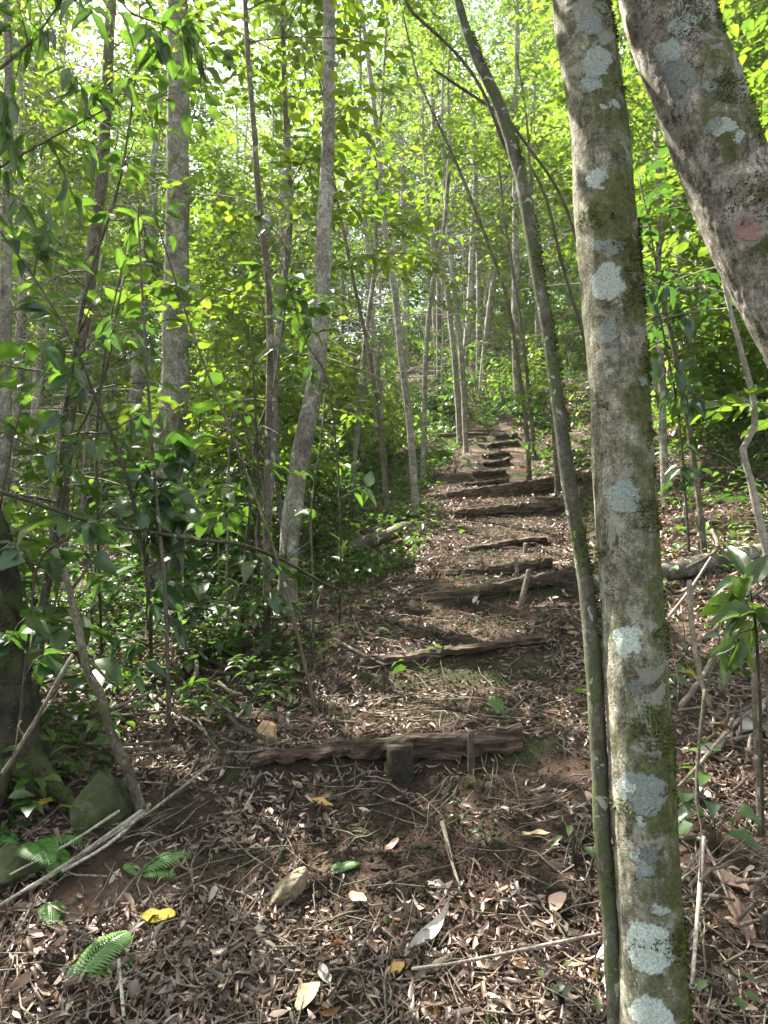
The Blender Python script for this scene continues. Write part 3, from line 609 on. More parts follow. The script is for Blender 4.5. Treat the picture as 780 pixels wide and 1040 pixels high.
# left and middle trunks
trunk_tree([(181, 0, 19), (181, 60, 20.5), (180.5, 200, 23), (179.5, 250, 25), (177, 400, 27), (172, 440, 29), (167, 540, 33), (165, 585, 35)], 6.4, 'straight grey trunk in the left third with dark shaded right side', M['bark_grey'], (.62, 26, 1., 2.4, .115, .085, .6), sides=18, bumpy=.05, top_h=4.0, seed=21)
trunk_tree([(334, 0, 12.5), (334, 100, 12.5), (331, 200, 15), (329, 240, 16), (325.5, 330, 17), (318, 400, 18), (306, 460, 20), (300, 500, 20), (295, 540, 20), (292, 590, 20)], 5.2, 'grey trunk bending to the left foot, left of the path', M['bark_grey'], (.70, 24, .9, 2.2, .11, .085, .55), sides=16, bumpy=.06, top_h=3.5, seed=22)
trunk_tree([(249, 0, 5), (252, 60, 5), (258, 130, 5.5), (263, 200, 6), (268, 240, 6), (274, 330, 6.5), (272, 460, 6.5), (271, 560, 7), (271, 640, 8)], 4.5, 'slender brown stem left of the grey bending trunk', M['bark_brown'], (.62, 14, .5, 1.3, .10, .075, .4), sides=10, bumpy=.06, top_h=2.2, seed=23)
trunk_tree([(366, 0, 4.5), (374, 60, 5), (381, 120, 5), (387, 180, 5.5), (392, 240, 6), (401, 300, 6), (407, 360, 6.5), (415, 420, 7), (420, 480, 8), (422, 512, 8)], 8.3, 'slim pale tree leaning left just left of the steps', M['bark_pale'], (.5, 22, .6, 1.6, .11, .08, .45), sides=10, bumpy=.05, top_h=2.5, seed=24)
trunk_tree([(455, 180, 4), (451, 230, 4), (438, 300, 4.5), (432, 370, 5), (431, 440, 5), (430, 470, 5.5)], 10.5, 'thin stem leaning right above the slim pale tree foot', M['bark_pale'], (.5, 16, .5, 1.4, .11, .08, .45), sides=8, top_h=2.5, seed=25)
trunk_tree([(452, 190, 4.5), (454, 220, 4.5), (460.6, 287, 5), (469, 368, 5.5), (473, 449, 6)], 12.5, 'right one of the pale crossing pair above the steps', M['bark_pale'], (.5, 18, .6, 1.5, .11, .08, .5), sides=8, top_h=3, seed=26)
trunk_tree([(434, 200, 4), (438, 234, 4.5), (452, 287, 5), (460.6, 355, 5.5), (466.5, 436, 6)], 13.2, 'left one of the pale crossing pair above the steps', M['bark_pale'], (.5, 18, .6, 1.5, .11, .08, .5), sides=8, top_h=3, seed=27)
trunk_tree([(482, 200, 5), (479.5, 255, 6), (477, 314, 7), (471, 385, 8)], 18, 'pale trunk far up the slope between the leaning stems', M['bark_pale'], (.45, 24, .8, 2., .12, .09, .55), sides=8, top_h=4, seed=28)
trunk_tree([(484, 200, 4), (485.5, 247, 4), (486, 385, 5)], 21, 'straight white trunk far up the slope', M['bark_pale'], (.45, 22, .8, 2., .12, .09, .55), sides=8, top_h=4, seed=29)
trunk_tree([(506, 255, 4), (497.5, 306, 4.5), (489, 384, 5)], 20, 'right leaning white trunk far up the slope', M['bark_pale'], (.45, 20, .8, 2., .12, .09, .55), sides=8, top_h=4, seed=30)
trunk_tree([(425, 80, 2.5), (439, 113, 2.6), (467, 174, 3), (503, 267, 3.4), (517, 314, 3.8), (528, 382, 4.2), (536, 449, 4.6), (537, 476, 5)], 9.6, 'slim stem leaning left at the right edge of the upper steps', M['bark_brown'], (.55, 18, .5, 1.4, .11, .08, .45), sides=8, top_h=2., seed=31)
trunk_tree([(512, 220, 3), (518.6, 261, 3), (530.7, 341, 3.5), (541, 440, 4)], 11.5, 'very thin stem behind the slim leaning stem by the upper steps', M['bark_brown'], (.5, 14, .5, 1.2, .11, .08, .4), sides=7, top_h=2., seed=32)
trunk_tree([(540, 200, 3.5), (548, 300, 3.5), (557, 362, 4), (565, 478, 5)], 8.6, 'thin stem behind the curved mossy stem beside the big slanting plank', M['bark_brown'], (.55, 14, .5, 1.2, .11, .08, .4), sides=7, top_h=2., seed=33)
trunk_tree([(340, 190, 3), (350, 240, 3.5), (362, 300, 3.5), (375, 360, 4), (385, 430, 4.5), (392, 500, 5)], 8., 'thin leaning stem between the bending trunk and the slim pale tree', M['bark_brown'], (.5, 14, .5, 1.3, .11, .08, .4), sides=7, top_h=2., seed=34)
trunk_tree([(8, -10, 9), (9, 60, 9), (8, 150, 10), (6, 300, 11), (4, 480, 12)], 6., 'thin grey trunk at the far left edge', M['bark_grey'], (.7, 16, .8, 2., .11, .08, .5), sides=10, top_h=3, seed=35)
trunk_tree([(112, 20, 10), (108, 100, 11), (104, 170, 12), (90, 290, 13), (76, 380, 14), (66, 440, 15)], 9., 'dark mossy trunk half hidden in foliage left of the grey trunk', M['bark_brown'], (.5, 26, .9, 2.2, .11, .08, .55), sides=10, top_h=3.5, seed=36)
trunk_tree([(290, 170, 9), (288, 240, 10), (284, 330, 11), (318, 420, 12)][:3] + [(282, 440, 12)], 13., 'shaded trunk seen between the slender stem and the bending trunk', M['bark_grey'], (.5, 26, .9, 2.2, .12, .09, .55), sides=9, top_h=4, seed=37)
trunk_tree([(646, 60, 6), (650, 110, 7), (656, 180, 7), (660, 260, 8)], 13., 'pale trunk seen in the gap between the two lichen trunks', M['bark_pale'], (.5, 22, .8, 2., .12, .09, .5), sides=8, top_h=4, seed=38)
trunk_tree([(682, 140, 8), (686, 200, 9), (692, 300, 10), (696, 380, 10)], 11., 'whitish trunk under the leaning trunk on the right', M['bark_pale'], (.55, 22, .8, 2., .12, .09, .5), sides=8, top_h=4, seed=39)
trunk_tree([(672, 300, 3), (680, 334, 4.5), (688.5, 375, 5), (698, 423, 5.5), (706, 477, 6), (711, 517, 6.5), (716, 568, 7)], 5.0, 'thin straight sapling in front of the fallen log on the right', M['bark_brown'], (.62, 12, .3, .8, .13, .08, .3), sides=8, top_h=.9, seed=40, name='sapling', leafm='leaf_dark')
trunk_tree([(738, 300, 4.5), (746.5, 334, 5), (756, 369, 6), (765, 407, 6.5), (766, 434, 7), (754.5, 456, 7), (761, 483, 7), (769, 518, 8), (779, 562, 8)], 4.7, 'white crooked kinked stem near the right edge', M['twig_pale'], (.65, 9, .3, .7, .12, .08, .3), sides=8, top_h=.9, seed=41, name='sapling', leafm='leaf_dark')

# ------------------------------------------------------------------ background trees and understory
LM = [(40, 'the left edge'), (172, 'the straight grey trunk'), (272, 'the slender brown stem'), (315, 'the bending trunk'), (412, 'the slim pale tree'), (538, 'the upper steps'), (622, 'the spotted trunk'), (800, 'the right edge')]
def zone(px, Y):
    d = 'close by' if Y < 6 else 'midway' if Y < 12 else 'upslope' if Y < 24 else 'far upslope'
    if px < 40: return d + ' at the left edge'
    for (a, na), (b_, nb) in zip(LM, LM[1:]):
        if a <= px < b_: return f'{d} between {na[4:]} and {nb[4:]}'
    return d + ' at the right edge'
TREES = []
def free(x, y, pxy, dmin):
    return all((x - a) ** 2 + (y - b_) ** 2 > dmin ** 2 for a, b_ in pxy)
pl = []; r = np.random.default_rng(77)
BEAMS = [((.95, 6.5), 2.0), ((.45, 4.0), 1.5), ((1.5, 9.3), 1.8), ((2., 12.5), 2.2), ((1.5, 15.5), 2.6), ((3, 19), 2.8), ((-.2, 2.5), 1.2), ((2.6, 5.3), 1.4), ((.7, 17.5), 2.4)]
def sunny(x, y, h, fac=.5):
    """would a crown here shade one of the sunlit patches?"""
    z = float(height(x, y))
    for (b_, rad) in BEAMS:
        gz = float(height(*b_))
        for hz in np.linspace(.3 * h, h, 5):
            t = (z + hz - gz) / sd.z
            if t > 0 and (b_[0] + sd.x * t - x) ** 2 + (b_[1] + sd.y * t - y) ** 2 < (rad * fac) ** 2: return False
    return True
def view_ok(x, y, wpx=10):
    """keep the sight lines to the path open"""
    p_ = np.array((x, y, float(height(x, y)))); 
    if y < .5: return True
    u, v_ = project(p_ + (0, 0, .5)); 
    if abs(x - pathx(y)) < 1.15 and y < 14.4: return False
    if y < 8.5: return u + wpx < (330 if y < 6.8 else 395) or u - wpx > 640
    if y < 14.2: return u + wpx < 440 or u - wpx > 575
    return True
n_c = n_s = 0; tries = 0
while (n_c < 68 or n_s < 195) and tries < 30000:
    tries += 1
    big = r.random() < .27
    y = 4 + 40 * r.random() ** 1.25; half = 4 + y * .62; x = r.uniform(-half, half)
    if big and n_c >= 68 or (not big and n_s >= 195): continue
    if y < 6.5 and abs(x) < 3.2: continue
    if not view_ok(x, y) or not free(x, y, pl, 1.3 if big else .75): continue
    u, _ = project(np.array((x, y, float(height(x, y)) + 3)))
    if y < 9 and -40 < u < 820 and r.random() < .6: continue
    if not sunny(x, y, 11 if big else 6.5, .55 if big else .28): continue
    pl.append((x, y)); z = float(height(x, y)); s_ = r.uniform(.75, 1.2)
    if big:
        t = CANOPY[n_c % 4]; kind = ['grey-barked', 'pale-barked', 'grey-barked', 'brown-barked'][n_c % 4]; lab = f'tall {kind} tree {zone(u, y)}'; n_c += 1; grp = 'tall trees on the hillside'
    else:
        t = SLIM[n_s % 4]; kind = ['pale', 'brown', 'grey', 'pale'][n_s % 4]; lab = f'slim {kind} tree {zone(u, y)}'; n_s += 1; grp = 'slim trees on the hillside'
    copy_tree(t, (x, y, z), r.uniform(0, 6.28), s_, lab, grp)
for k in range(60):     # closing the wood behind the left trunks
    y = r.uniform(17, 34); x = r.uniform(-.55 * y - 2, .12 * y)
    if not free(x, y, pl, 1.3): continue
    u, _ = project(np.array((x, y, float(height(x, y)) + 3))); pl.append((x, y))
    kind = ['grey-barked', 'pale-barked', 'grey-barked', 'brown-barked'][k % 4]
    copy_tree(CANOPY[k % 4], (x, y, float(height(x, y))), r.uniform(0, 6.28), r.uniform(.75, 1.05), f'tall {kind} tree {zone(u, y)}', 'tall trees on the hillside')
# shade trees overhead, beside and behind the camera
for (x, y) in [(-5.5, 2.6), (4.6, 3.4), (-3.0, -2.0), (3.6, -2.5), (-6.5, .5), (5.0, 7.0), (-7.5, 9.5)]:
    u, _ = project(np.array((x, max(y, .6), float(height(x, y)) + 3)))
    copy_tree(CANOPY[int(r.integers(4))], (x, y, float(height(x, y))), r.uniform(0, 6.28), r.uniform(.8, 1.), 'tall shade tree standing beside the foot of the path', 'shade trees beside the path')
KN = {'sapling': 'broad-leaved sapling', 'bush': 'dense dark bush', 'whip': 'tall wispy sapling', 'palmate': 'plant with long feathered leaves', 'herb': 'low large-leaved plant'}
pl2 = []; n_b = 0; tries = 0; cnt = {k: 0 for k in SHRUB}
while n_b < 300 and tries < 9000:
    tries += 1
    y = 3.0 + 26 * r.random() ** 1.5; half = 2.5 + y * .60; x = r.uniform(-half, half)
    k = r.choice(['sapling', 'bush', 'whip', 'palmate', 'herb'], p=[.35, .27, .12, .09, .17])
    if x > 0 and y < 7: k = r.choice(['herb', 'palmate', 'sapling'])
    s_ = r.uniform(.65, 1.25); wpx = FPX / y * .45 * s_
    if not view_ok(x, y, wpx) or not free(x, y, pl2, .38): continue
    if y < 4.4 and x > -1.7: continue
    if y < 6 and k == 'bush' and r.random() < .6: continue
    if x > 0 and y < 5.5 and k != 'herb': continue
    u, _ = project(np.array((x, y, float(height(x, y)) + .5)))
    if u < -80 or u > 860: continue
    if y < 9.5 and x > 0 and x - pathx(y) < 3.6 and r.random() < .6: continue
    pl2.append((x, y)); n_b += 1; cnt[k] += 1
    copy_tree(SHRUB[k][int(r.integers(3))], (x, y, float(height(x, y)) - .01), r.uniform(0, 6.28), s_, f'{KN[k]} {zone(u, y)}', f'{KN[k]}s of the understory'.replace('bushs', 'bushes').replace('leavess', 'leaves'))
for k in range(14):     # low plants round the feet of the left trunks
    px = r.uniform(110, 335); Y = r.uniform(4.0, 7.0); kd = ['herb', 'bush', 'palmate'][k % 3]; q = foot(px, 600, Y)
    if abs(q[0] - pathx(Y)) < .95 or (300 < px and Y < 6 and kd != 'herb'): continue
    copy_tree(SHRUB[kd][int(r.integers(3))], q, r.uniform(0, 6.28), r.uniform(.45, .75), f'small {KN[kd]} round the feet of the left trunks', f'small {KN[kd]}s round the left trunks'.replace('bushs', 'bushes').replace('leavess', 'leaves'))
for k in range(34):     # greenery crowding the head of the path
    y = r.uniform(14.2, 19); x = pathx(y) + r.normal(0, 1.1); kd = ['bush', 'sapling', 'herb', 'bush'][k % 4]
    copy_tree(SHRUB[kd][int(r.integers(3))], (x, y, float(height(x, y))), r.uniform(0, 6.28), r.uniform(.6, 1.1), f'sunlit {KN[kd]} crowding the head of the path above the steps', f'{KN[kd]}s at the head of the path'.replace('bushs', 'bushes').replace('leavess', 'leaves'))
for (px, Y, kd, s_) in [(548, 10.2, 'palmate', .55), (452, 12.4, 'bush', .55), (462, 10.6, 'herb', .8), (545, 11.8, 'bush', .5), (470, 13.6, 'palmate', .6), (538, 13.2, 'herb', .8), (444, 9.6, 'palmate', .6), (585, 8.8, 'herb', .6), (600, 10.5, 'palmate', .7)]:
    q = foot(px, 450, Y); copy_tree(SHRUB[kd][int(r.integers(3))], q, r.uniform(0, 6.28), s_, f'{KN[kd]} hugging the edge of the narrow upper flight of steps', 'plants at the edge of the upper steps')
for lst in list(SHRUB.values()) + [CANOPY, SLIM]:
    for root in lst:
        for ch in KIDS[root.name]: bpy.data.objects.remove(ch, do_unlink=True)
        bpy.data.objects.remove(root, do_unlink=True)
# the far wood, one mass
def leaf_mass(name, n, per, xr, yr, hr, rad, lf, mat, label, cat, seed, avoid=False):
    r = np.random.default_rng(seed); mb = MB(); cy = yr[0] + (yr[1] - yr[0]) * r.random(n) ** 1.3; cx = r.uniform(-1, 1, n) * (xr[0] + cy * xr[1])
    if avoid: k_ = (np.abs(cx - pathx(cy)) > 1.5) | (cy > 14.3); cx, cy = cx[k_], cy[k_]; n = len(cx)
    rr = r.uniform(*rad, n); cz = height(cx, cy) + hr[0] + (hr[1] - hr[0]) * r.random(n)
    ii = np.repeat(np.arange(n), per); d = unit(r.normal(0, 1, (len(ii), 3))) * (r.random((len(ii), 1)) ** .45) * rr[ii][:, None] * (1, 1, .8)
    P = np.stack([cx, cy, cz], -1)[ii] + d; P[:, 2] = np.maximum(P[:, 2], height(P[:, 0], P[:, 1]) + .05)
    P = P[~in_gap(P)]; ii = r.integers(0, n, len(P))
    D = r.normal(0, 1, (len(P), 3)) * (1, 1, .4) + (0, 0, -.35)
    leaves(mb, P, D, r.normal(0, .45, (len(P), 3)) + (0, 0, 1), r.uniform(*lf, len(P)), r.uniform(*lf, len(P)) * .55, LEAF_LO, np.clip(r.random(len(P)) * .7 + .3 * r.random(n)[ii], 0, 1))
    tag(mb.build(name, M[mat], smooth=True), label, cat, kind='stuff')
leaf_mass('distant_wood', 1300, 170, (20, .75), (32, 85), (.5, 24), (1.6, 3.2), (.22, .42), 'leaf_shrub', 'hazy mass of far green foliage behind all the trunks', 'forest', 5)
leaf_mass('undergrowth', 1500, 90, (3, .62), (9, 40), (.15, 1.3), (.35, .85), (.09, .17), 'leaf_canopy', 'sunlit green undergrowth covering the far slope above the steps', 'undergrowth', 6, True)

# ------------------------------------------------------------------ ground cover (nobody could count it)
mb = MB(); r = np.random.default_rng(9); n = 21000
y = 2.6 + 22 * r.random(n) ** 1.3; x = r.uniform(-1, 1, n) * (2.2 + y * .6); dx = x - pathx(y)
pr = np.where(np.abs(dx) < .75, .03, np.where(dx > 0, .85, .85)) * np.where((y < 3.4) & (dx > -1.1), .05, 1.) * np.where((y < 5) & (dx > 0), .4, 1) * np.where((y < 5.6) & (dx < 0), .5, 1) * np.where((dx > 0) & (dx < 2.8) & (y < 13), .35, 1) * (.3 + .7 * (fbm(x, y, 1.1) > -.1))
kf = r.random(n) < pr; x, y = x[kf], y[kf]; n = len(x); z = height(x, y)
nl = 6; ii = np.repeat(np.arange(n), nl); az = r.uniform(0, 6.28, n * nl); hh = r.uniform(.02, .20, n * nl) * np.repeat(r.uniform(.5, 1.4, n), nl); off = r.uniform(.01, .1, n * nl)
P = np.stack([x[ii] + np.cos(az) * off, y[ii] + np.sin(az) * off, z[ii] + hh], -1)
leaves(mb, P, np.stack([np.cos(az), np.sin(az), r.normal(-.1, .3, len(az))], -1), r.normal(0, .3, (len(az), 3)) + (0, 0, 1), r.uniform(.04, .10, len(az)), r.uniform(.022, .05, len(az)), LEAF_HI, r.random(len(az)))
tag(mb.build('ground_cover', M['leaf_shrub']), 'low green seedlings and creepers covering the slope beside the path', 'ground cover', kind='stuff')

# ------------------------------------------------------------------ leaf litter (nobody could count it)
BARE = [(520, 800, .32, .16), (560, 800, .22, .22), (395, 865, .22, .12), (410, 690, .25, .12), (225, 885, .15, .1), (345, 925, .13, .1), (430, 880, .28, .12), (450, 625, .3, .06), (470, 855, .3, .14), (300, 880, .16, .1), (560, 870, .2, .2), (420, 810, .4, .1), (120, 900, .2, .1)]
mb = MB(); r = np.random.default_rng(10)
def litter(n, y0, y1, xa, xb, lmin, lmax, pw=1.0):
    y = y0 + (y1 - y0) * r.random(n) ** pw; x = r.uniform(0, 1, n) * (xb(y) - xa(y)) + xa(y)
    keep = r.random(n) < .08 + .85 * (fbm(x, y, 2.1) + .35) + .25 * sm(.9, 1.6, np.abs(x - pathx(y)))
    for (bx, by, ra, rb) in BARE:
        g_ = ground(bx, by); q = ((x - g_[0]) / ra) ** 2 + ((y - g_[1]) / rb) ** 2; keep &= ~((q < 1 + .5 * fbm(x, y, 9)) & (r.random(n) < .86))
    x, y = x[keep], y[keep]; n = len(x); N = normal(x, y); keep = (N[:, 2] > .78) | (r.random(n) < .05); pd = np.abs(x - pathx(y)); keep &= (pd > .5) | (y < 2.85) | (r.random(n) < .42); x, y, N = x[keep], y[keep], N[keep]; n = len(x)
    az = r.uniform(0, 6.28, n); D = np.stack([np.cos(az), np.sin(az), r.normal(0, .30, n)], -1); D = D - N * (np.sum(D * N, 1) - r.normal(0, .22, n))[:, None]
    Nn = N + r.normal(0, .6, (n, 3)); L = r.uniform(lmin, lmax, n) * r.choice([.3, .5, .75, 1., 1.35], n, p=[.22, .26, .28, .2, .04]); W = L * r.uniform(.12, .36, n)
    P = np.stack([x, y, height(x, y) + .004 + .022 * r.random(n) ** 1.4], -1); P = P - unit(D) * L[:, None] * .5
    tone = np.clip(r.beta(1.7, 2.3, n) * .98 + .01, 0, .93); sp_ = r.random(n); tone = np.where(sp_ > .992, r.uniform(.95, 1, n), tone)
    leaves(mb, P, D, Nn, L, W, LEAF_HI, tone, r.normal(.5, 1.9, n))
litter(105000, 1.55, 4.3, lambda y: -.62 * y - .3, lambda y: .62 * y + .3, .026, .068)
litter(70000, 4.3, 9.5, lambda y: np.maximum(-.5 * y, -3.6) + 0 * y, lambda y: .6 * y, .04, .09)
litter(26000, 9.5, 22, lambda y: -.45 * y, lambda y: .6 * y, .07, .15)
litter(9000, -3, 1.55, lambda y: -2 + 0 * y, lambda y: 2 + 0 * y, .05, .10)
tag(mb.build('leaf_litter', M['litter']), 'brown dry leaf litter covering the forest floor', 'leaf litter', kind='stuff')
# crumbs of soil and grit on the bare earth
mb = MB(); r = np.random.default_rng(15); n = 42000
y = 1.6 + 7 * r.random(n) ** 1.2; x = pathx(y) + r.normal(0, .5, n); sz = r.uniform(.0015, .007, n) * (1 + 1.8 * (r.random(n) > .96))
OCT = np.array([(1, 0, 0), (-1, 0, 0), (0, 1, 0), (0, -1, 0), (0, 0, 1), (0, 0, -1.)]); OF = np.array([(0, 2, 4), (2, 1, 4), (1, 3, 4), (3, 0, 4), (2, 0, 5), (1, 2, 5), (3, 1, 5), (0, 3, 5)])
V = np.stack([x, y, height(x, y) + .003], -1)[:, None] + OCT[None] * sz[:, None, None] * r.uniform(.6, 1.4, (n, 6, 1))
mb.add(V.reshape(-1, 3), (OF[None] + (np.arange(n) * 6)[:, None, None]).reshape(-1, 3)); o = mb.build('soil_crumbs', M['soil'], smooth=False)
tag(o, 'loose crumbs of dark soil on the bare earth of the path', 'soil', kind='stuff')
# fine twigs mixed into the litter
mb = MB(); r = np.random.default_rng(12)
for k in range(2600):
    y = 1.7 + 6.5 * r.random() ** 1.3; x = r.uniform(-.6 * y, .6 * y); L = r.uniform(.06, .32); az = r.uniform(0, PI); d = np.array((math.cos(az), math.sin(az))) * L / 2
    pts = []
    for s_ in (-1, -.3, .35, 1):
        qx, qy = x + d[0] * s_ + r.normal(0, .008), y + d[1] * s_ + r.normal(0, .008); pts.append((qx, qy, float(height(qx, qy)) + r.uniform(.008, .03)))
    if np.ptp([p_[2] for p_ in pts]) > L * .8: continue
    rr = r.uniform(.0012, .0035); tube(mb, pts, [rr, rr, rr * .8, rr * .5], 4)
tag(mb.build('twig_litter', M['twig']), 'fine dry twigs scattered in the leaf litter', 'twigs', kind='stuff')

# ------------------------------------------------------------------ fallen branches and sticks
def stick(pix, wpx, mat, label, cat='stick', name='stick', lift=.035, grp=None, Ys=None, twigs=0):
    P = []; 
    for k, (px, py) in enumerate(pix):
        if Ys is not None and Ys[k] is not None: P.append(at(px, py, Ys[k]))
        else:
            g_ = ground(px, py); P.append(g_ + (0, 0, lift))
    P = np.array(P); wr = [w_ / FPX * depth(q) / 2 for w_, q in zip(np.linspace(wpx[0], wpx[1], len(P)), P)]
    PP, RR = smooth_line(P, wr, .04); mb = MB(); tube(mb, PP, RR, 8, .12, seed=len(label) * 7)
    r = np.random.default_rng(len(label))
    for k in range(twigs):
        i_ = int(r.uniform(.15, .9) * len(PP)); d = unit(r.normal(0, 1, 3) + (0, 0, .4)); q = PP[i_]; L = r.uniform(.08, .3)
        tube(mb, [q, q + d * L * .5 + r.normal(0, .01, 3), q + d * L + r.normal(0, .02, 3)], [RR[i_] * .5, RR[i_] * .35, RR[i_] * .15], 5)
    return tag(mb.build(name, mat, origin=PP[0]), label, cat, grp)
g0 = ground(356, 603)[1]
stick([(-45, 486), (0, 499), (42, 513), (90, 529), (141, 539), (220, 550), (246, 553), (287, 569), (328, 592), (357, 604)], (4.5, 3.), M['branch'], 'long dark dead branch sagging across the left understory', 'branch', 'dead_branch', Ys=[2.9, 2.95, 3.0, 3.1, 3.2, 3.4, 3.5, 3.75, 4.2, g0], twigs=6)
stick([(340, 577), (365, 566), (390, 557), (412, 547)], (12, 14), M['bark_brown'], 'pale fallen log lying left of the path behind the thin stems', 'log', 'fallen_log', lift=.11)
gl = ground(700, 592)[1]
stick([(598, 594), (640, 588), (690, 579), (740, 568), (790, 562), (850, 556)], (18, 25), M['bark_log'], 'thick grey fallen log lying across the right bank', 'log', 'fallen_log', Ys=[gl - .25, gl - .15, gl, gl + .15, gl + .25, gl + .4], twigs=2)
stick([(446, 442), (470, 441), (497, 441)], (4, 3.5), M['branch'], 'thin rail pole beside the topmost step', 'pole', 'pole', Ys=[13.4, 13.5, 13.6])
gb = ground(146, 832)
stick([(60, 560), (78, 630), (89, 683), (101, 702), (114, 748), (132, 788), (146, 832)], (7, 12), M['bark_brown'], 'mossy leaning pole on the left beside the boulder', 'pole', 'leaning_pole', Ys=[gb[1] + .12, gb[1] + .1, gb[1] + .08, gb[1] + .06, gb[1] + .04, gb[1] + .02, gb[1]], twigs=4)
stick([(-20, 815), (10, 775), (40, 725), (62, 685), (74, 665)], (5, 4), M['twig'], 'bare grey stick slanting up at the left edge', 'stick', 'stick', Ys=[2.35, 2.4, 2.45, 2.5, 2.55], twigs=4)
for k, (a, b_, w_, lb) in enumerate([((152, 826), (-10, 936), (4.5, 3), 'longest pale stick of the bundle on the left'), ((150, 834), (30, 918), (4, 3), 'second stick lying close along the longest bundle stick'), ((146, 842), (62, 905), (3.5, 3), 'short greenish stick lowest in the left bundle'),
        ((215, 795), (75, 893), (3, 2.5), 'thin stick crossing above the left bundle'), ((120, 845), (8, 915), (3, 2), 'grey stick behind the left bundle'), ((200, 790), (178, 822), (3, 2), 'short stick standing out right of the left bundle')]):
    mid = ((a[0] + b_[0]) / 2 + 3, (a[1] + b_[1]) / 2 + 2); stick([a, mid, b_], w_, M['twig' if k % 2 else 'twig_pale'], lb, lift=.03 + .01 * k, grp='bundle of sticks on the left')
stick([(418, 1000), (470, 992), (540, 978), (611, 963)], (3, 4), M['twig_pale'], 'long pale stick on the litter at the foot of the curved stem')
stick([(449, 846), (455, 870), (461, 895), (468, 915)], (5, 2.5), M['twig'], 'crooked grey twig below the lowest step', twigs=2)
stick([(340, 655), (362, 668), (390, 682)], (3, 2.5), M['twig_pale'], 'pale curved twig at the left end of the second step', twigs=1)
stick([(120, 985), (123, 1015), (125, 1045)], (4, 4), M['twig_pale'], 'tan stick standing upright at the bottom left', lift=.02)
stick([(714, 850), (711, 900), (706, 960), (703, 1000)], (5, 4), M['twig_pale'], 'pale straight stick right of the lichen spotted trunk', Ys=[2.25, 2.15, 2.05, 1.98])
stick([(718, 872), (708, 890), (694, 912)], (4, 3), M['twig'], 'short stick crossing the pale straight stick', lift=.05)
stick([(714, 870), (728, 900), (743, 938)], (3, 2.5), M['twig'], 'thin twig leaning right of the pale straight stick', lift=.05)
stick([(668, 640), (700, 600), (722, 566)], (3.5, 2.5), M['twig_pale'], 'thin dead stick leaning up to the grey log', Ys=[4.3, 4.4, 4.5])
stick([(690, 735), (715, 700), (735, 665), (775, 640)], (6, 4), M['twig'], 'bent grey branch on the right bank', lift=.06, twigs=3)
stick([(700, 590), (703, 640), (712, 690), (722, 720)], (6, 5), M['twig'], 'crooked upright branch below the grey log', Ys=[3.4, 3.3, 3.2, 3.15], twigs=3)
stick([(790, 715), (750, 745), (712, 790), (690, 815)], (5, 3), M['twig'], 'long twig slanting down the right bank', lift=.05, twigs=2)
stick([(768, 630), (766, 700), (769, 780), (772, 850)], (5, 5), M['bark_brown'], 'thin dark upright stem at the right edge', 'sapling stem', 'bare_stem', Ys=[2.5, 2.48, 2.46, 2.44])
stick([(716, 700), (708, 790), (712, 870)], (4, 4), M['branch'], 'dark thin upright stem right of the lichen spotted trunk', 'sapling stem', 'bare_stem', Ys=[2.7, 2.65, 2.6])
r = np.random.default_rng(31)
for k in range(62):     # dead wood lying about on both slopes
    left = k % 2 == 0
    px, py = (r.uniform(0, 330), r.uniform(600, 800)) if left else (r.uniform(660, 790), r.uniform(600, 1000))
    a = r.normal(2.6 if left else .6, .45); L = r.uniform(30, 90); q = (px + math.cos(a) * L, py - math.sin(a) * L * .6)
    stick([(px, py), ((px + q[0]) / 2 + r.normal(0, 5), (py + q[1]) / 2 + r.normal(0, 4)), q], (r.uniform(2.5, 6), r.uniform(2, 3.5)), M[['twig', 'bark_brown', 'branch'][k % 3]],
          'dead stick fallen in the brush on the left slope' if left else 'dead stick fallen on the litter of the right bank', lift=r.uniform(.03, .16), grp='sticks in the left brush' if left else 'sticks on the right bank', twigs=int(r.integers(0, 4)))
# thin upright and slanting stems in the left brush
for k in range(13):
    px = r.uniform(5, 330); Y = r.uniform(3.2, 6.); b_ = foot(px, 650, Y); h = r.uniform(.9, 2.6); d = np.array((r.normal(0, .18), r.normal(0, .12), 1.))
    P = [b_ - (0, 0, .1)] + [b_ + d * h * f + r.normal(0, .025, 3) for f in (.25, .5, .75, 1.)]; mb = MB(); PP, RR = smooth_line(P, np.linspace(.012, .005, 5) * r.uniform(.6, 1.2), .08); tube(mb, PP, RR, 6, .1)
    tag(mb.build('bare_stem', M[['branch', 'bark_brown', 'twig'][k % 3]], origin=b_), 'thin bare stem standing in the brush on the left slope', 'stem', 'bare stems in the left brush')

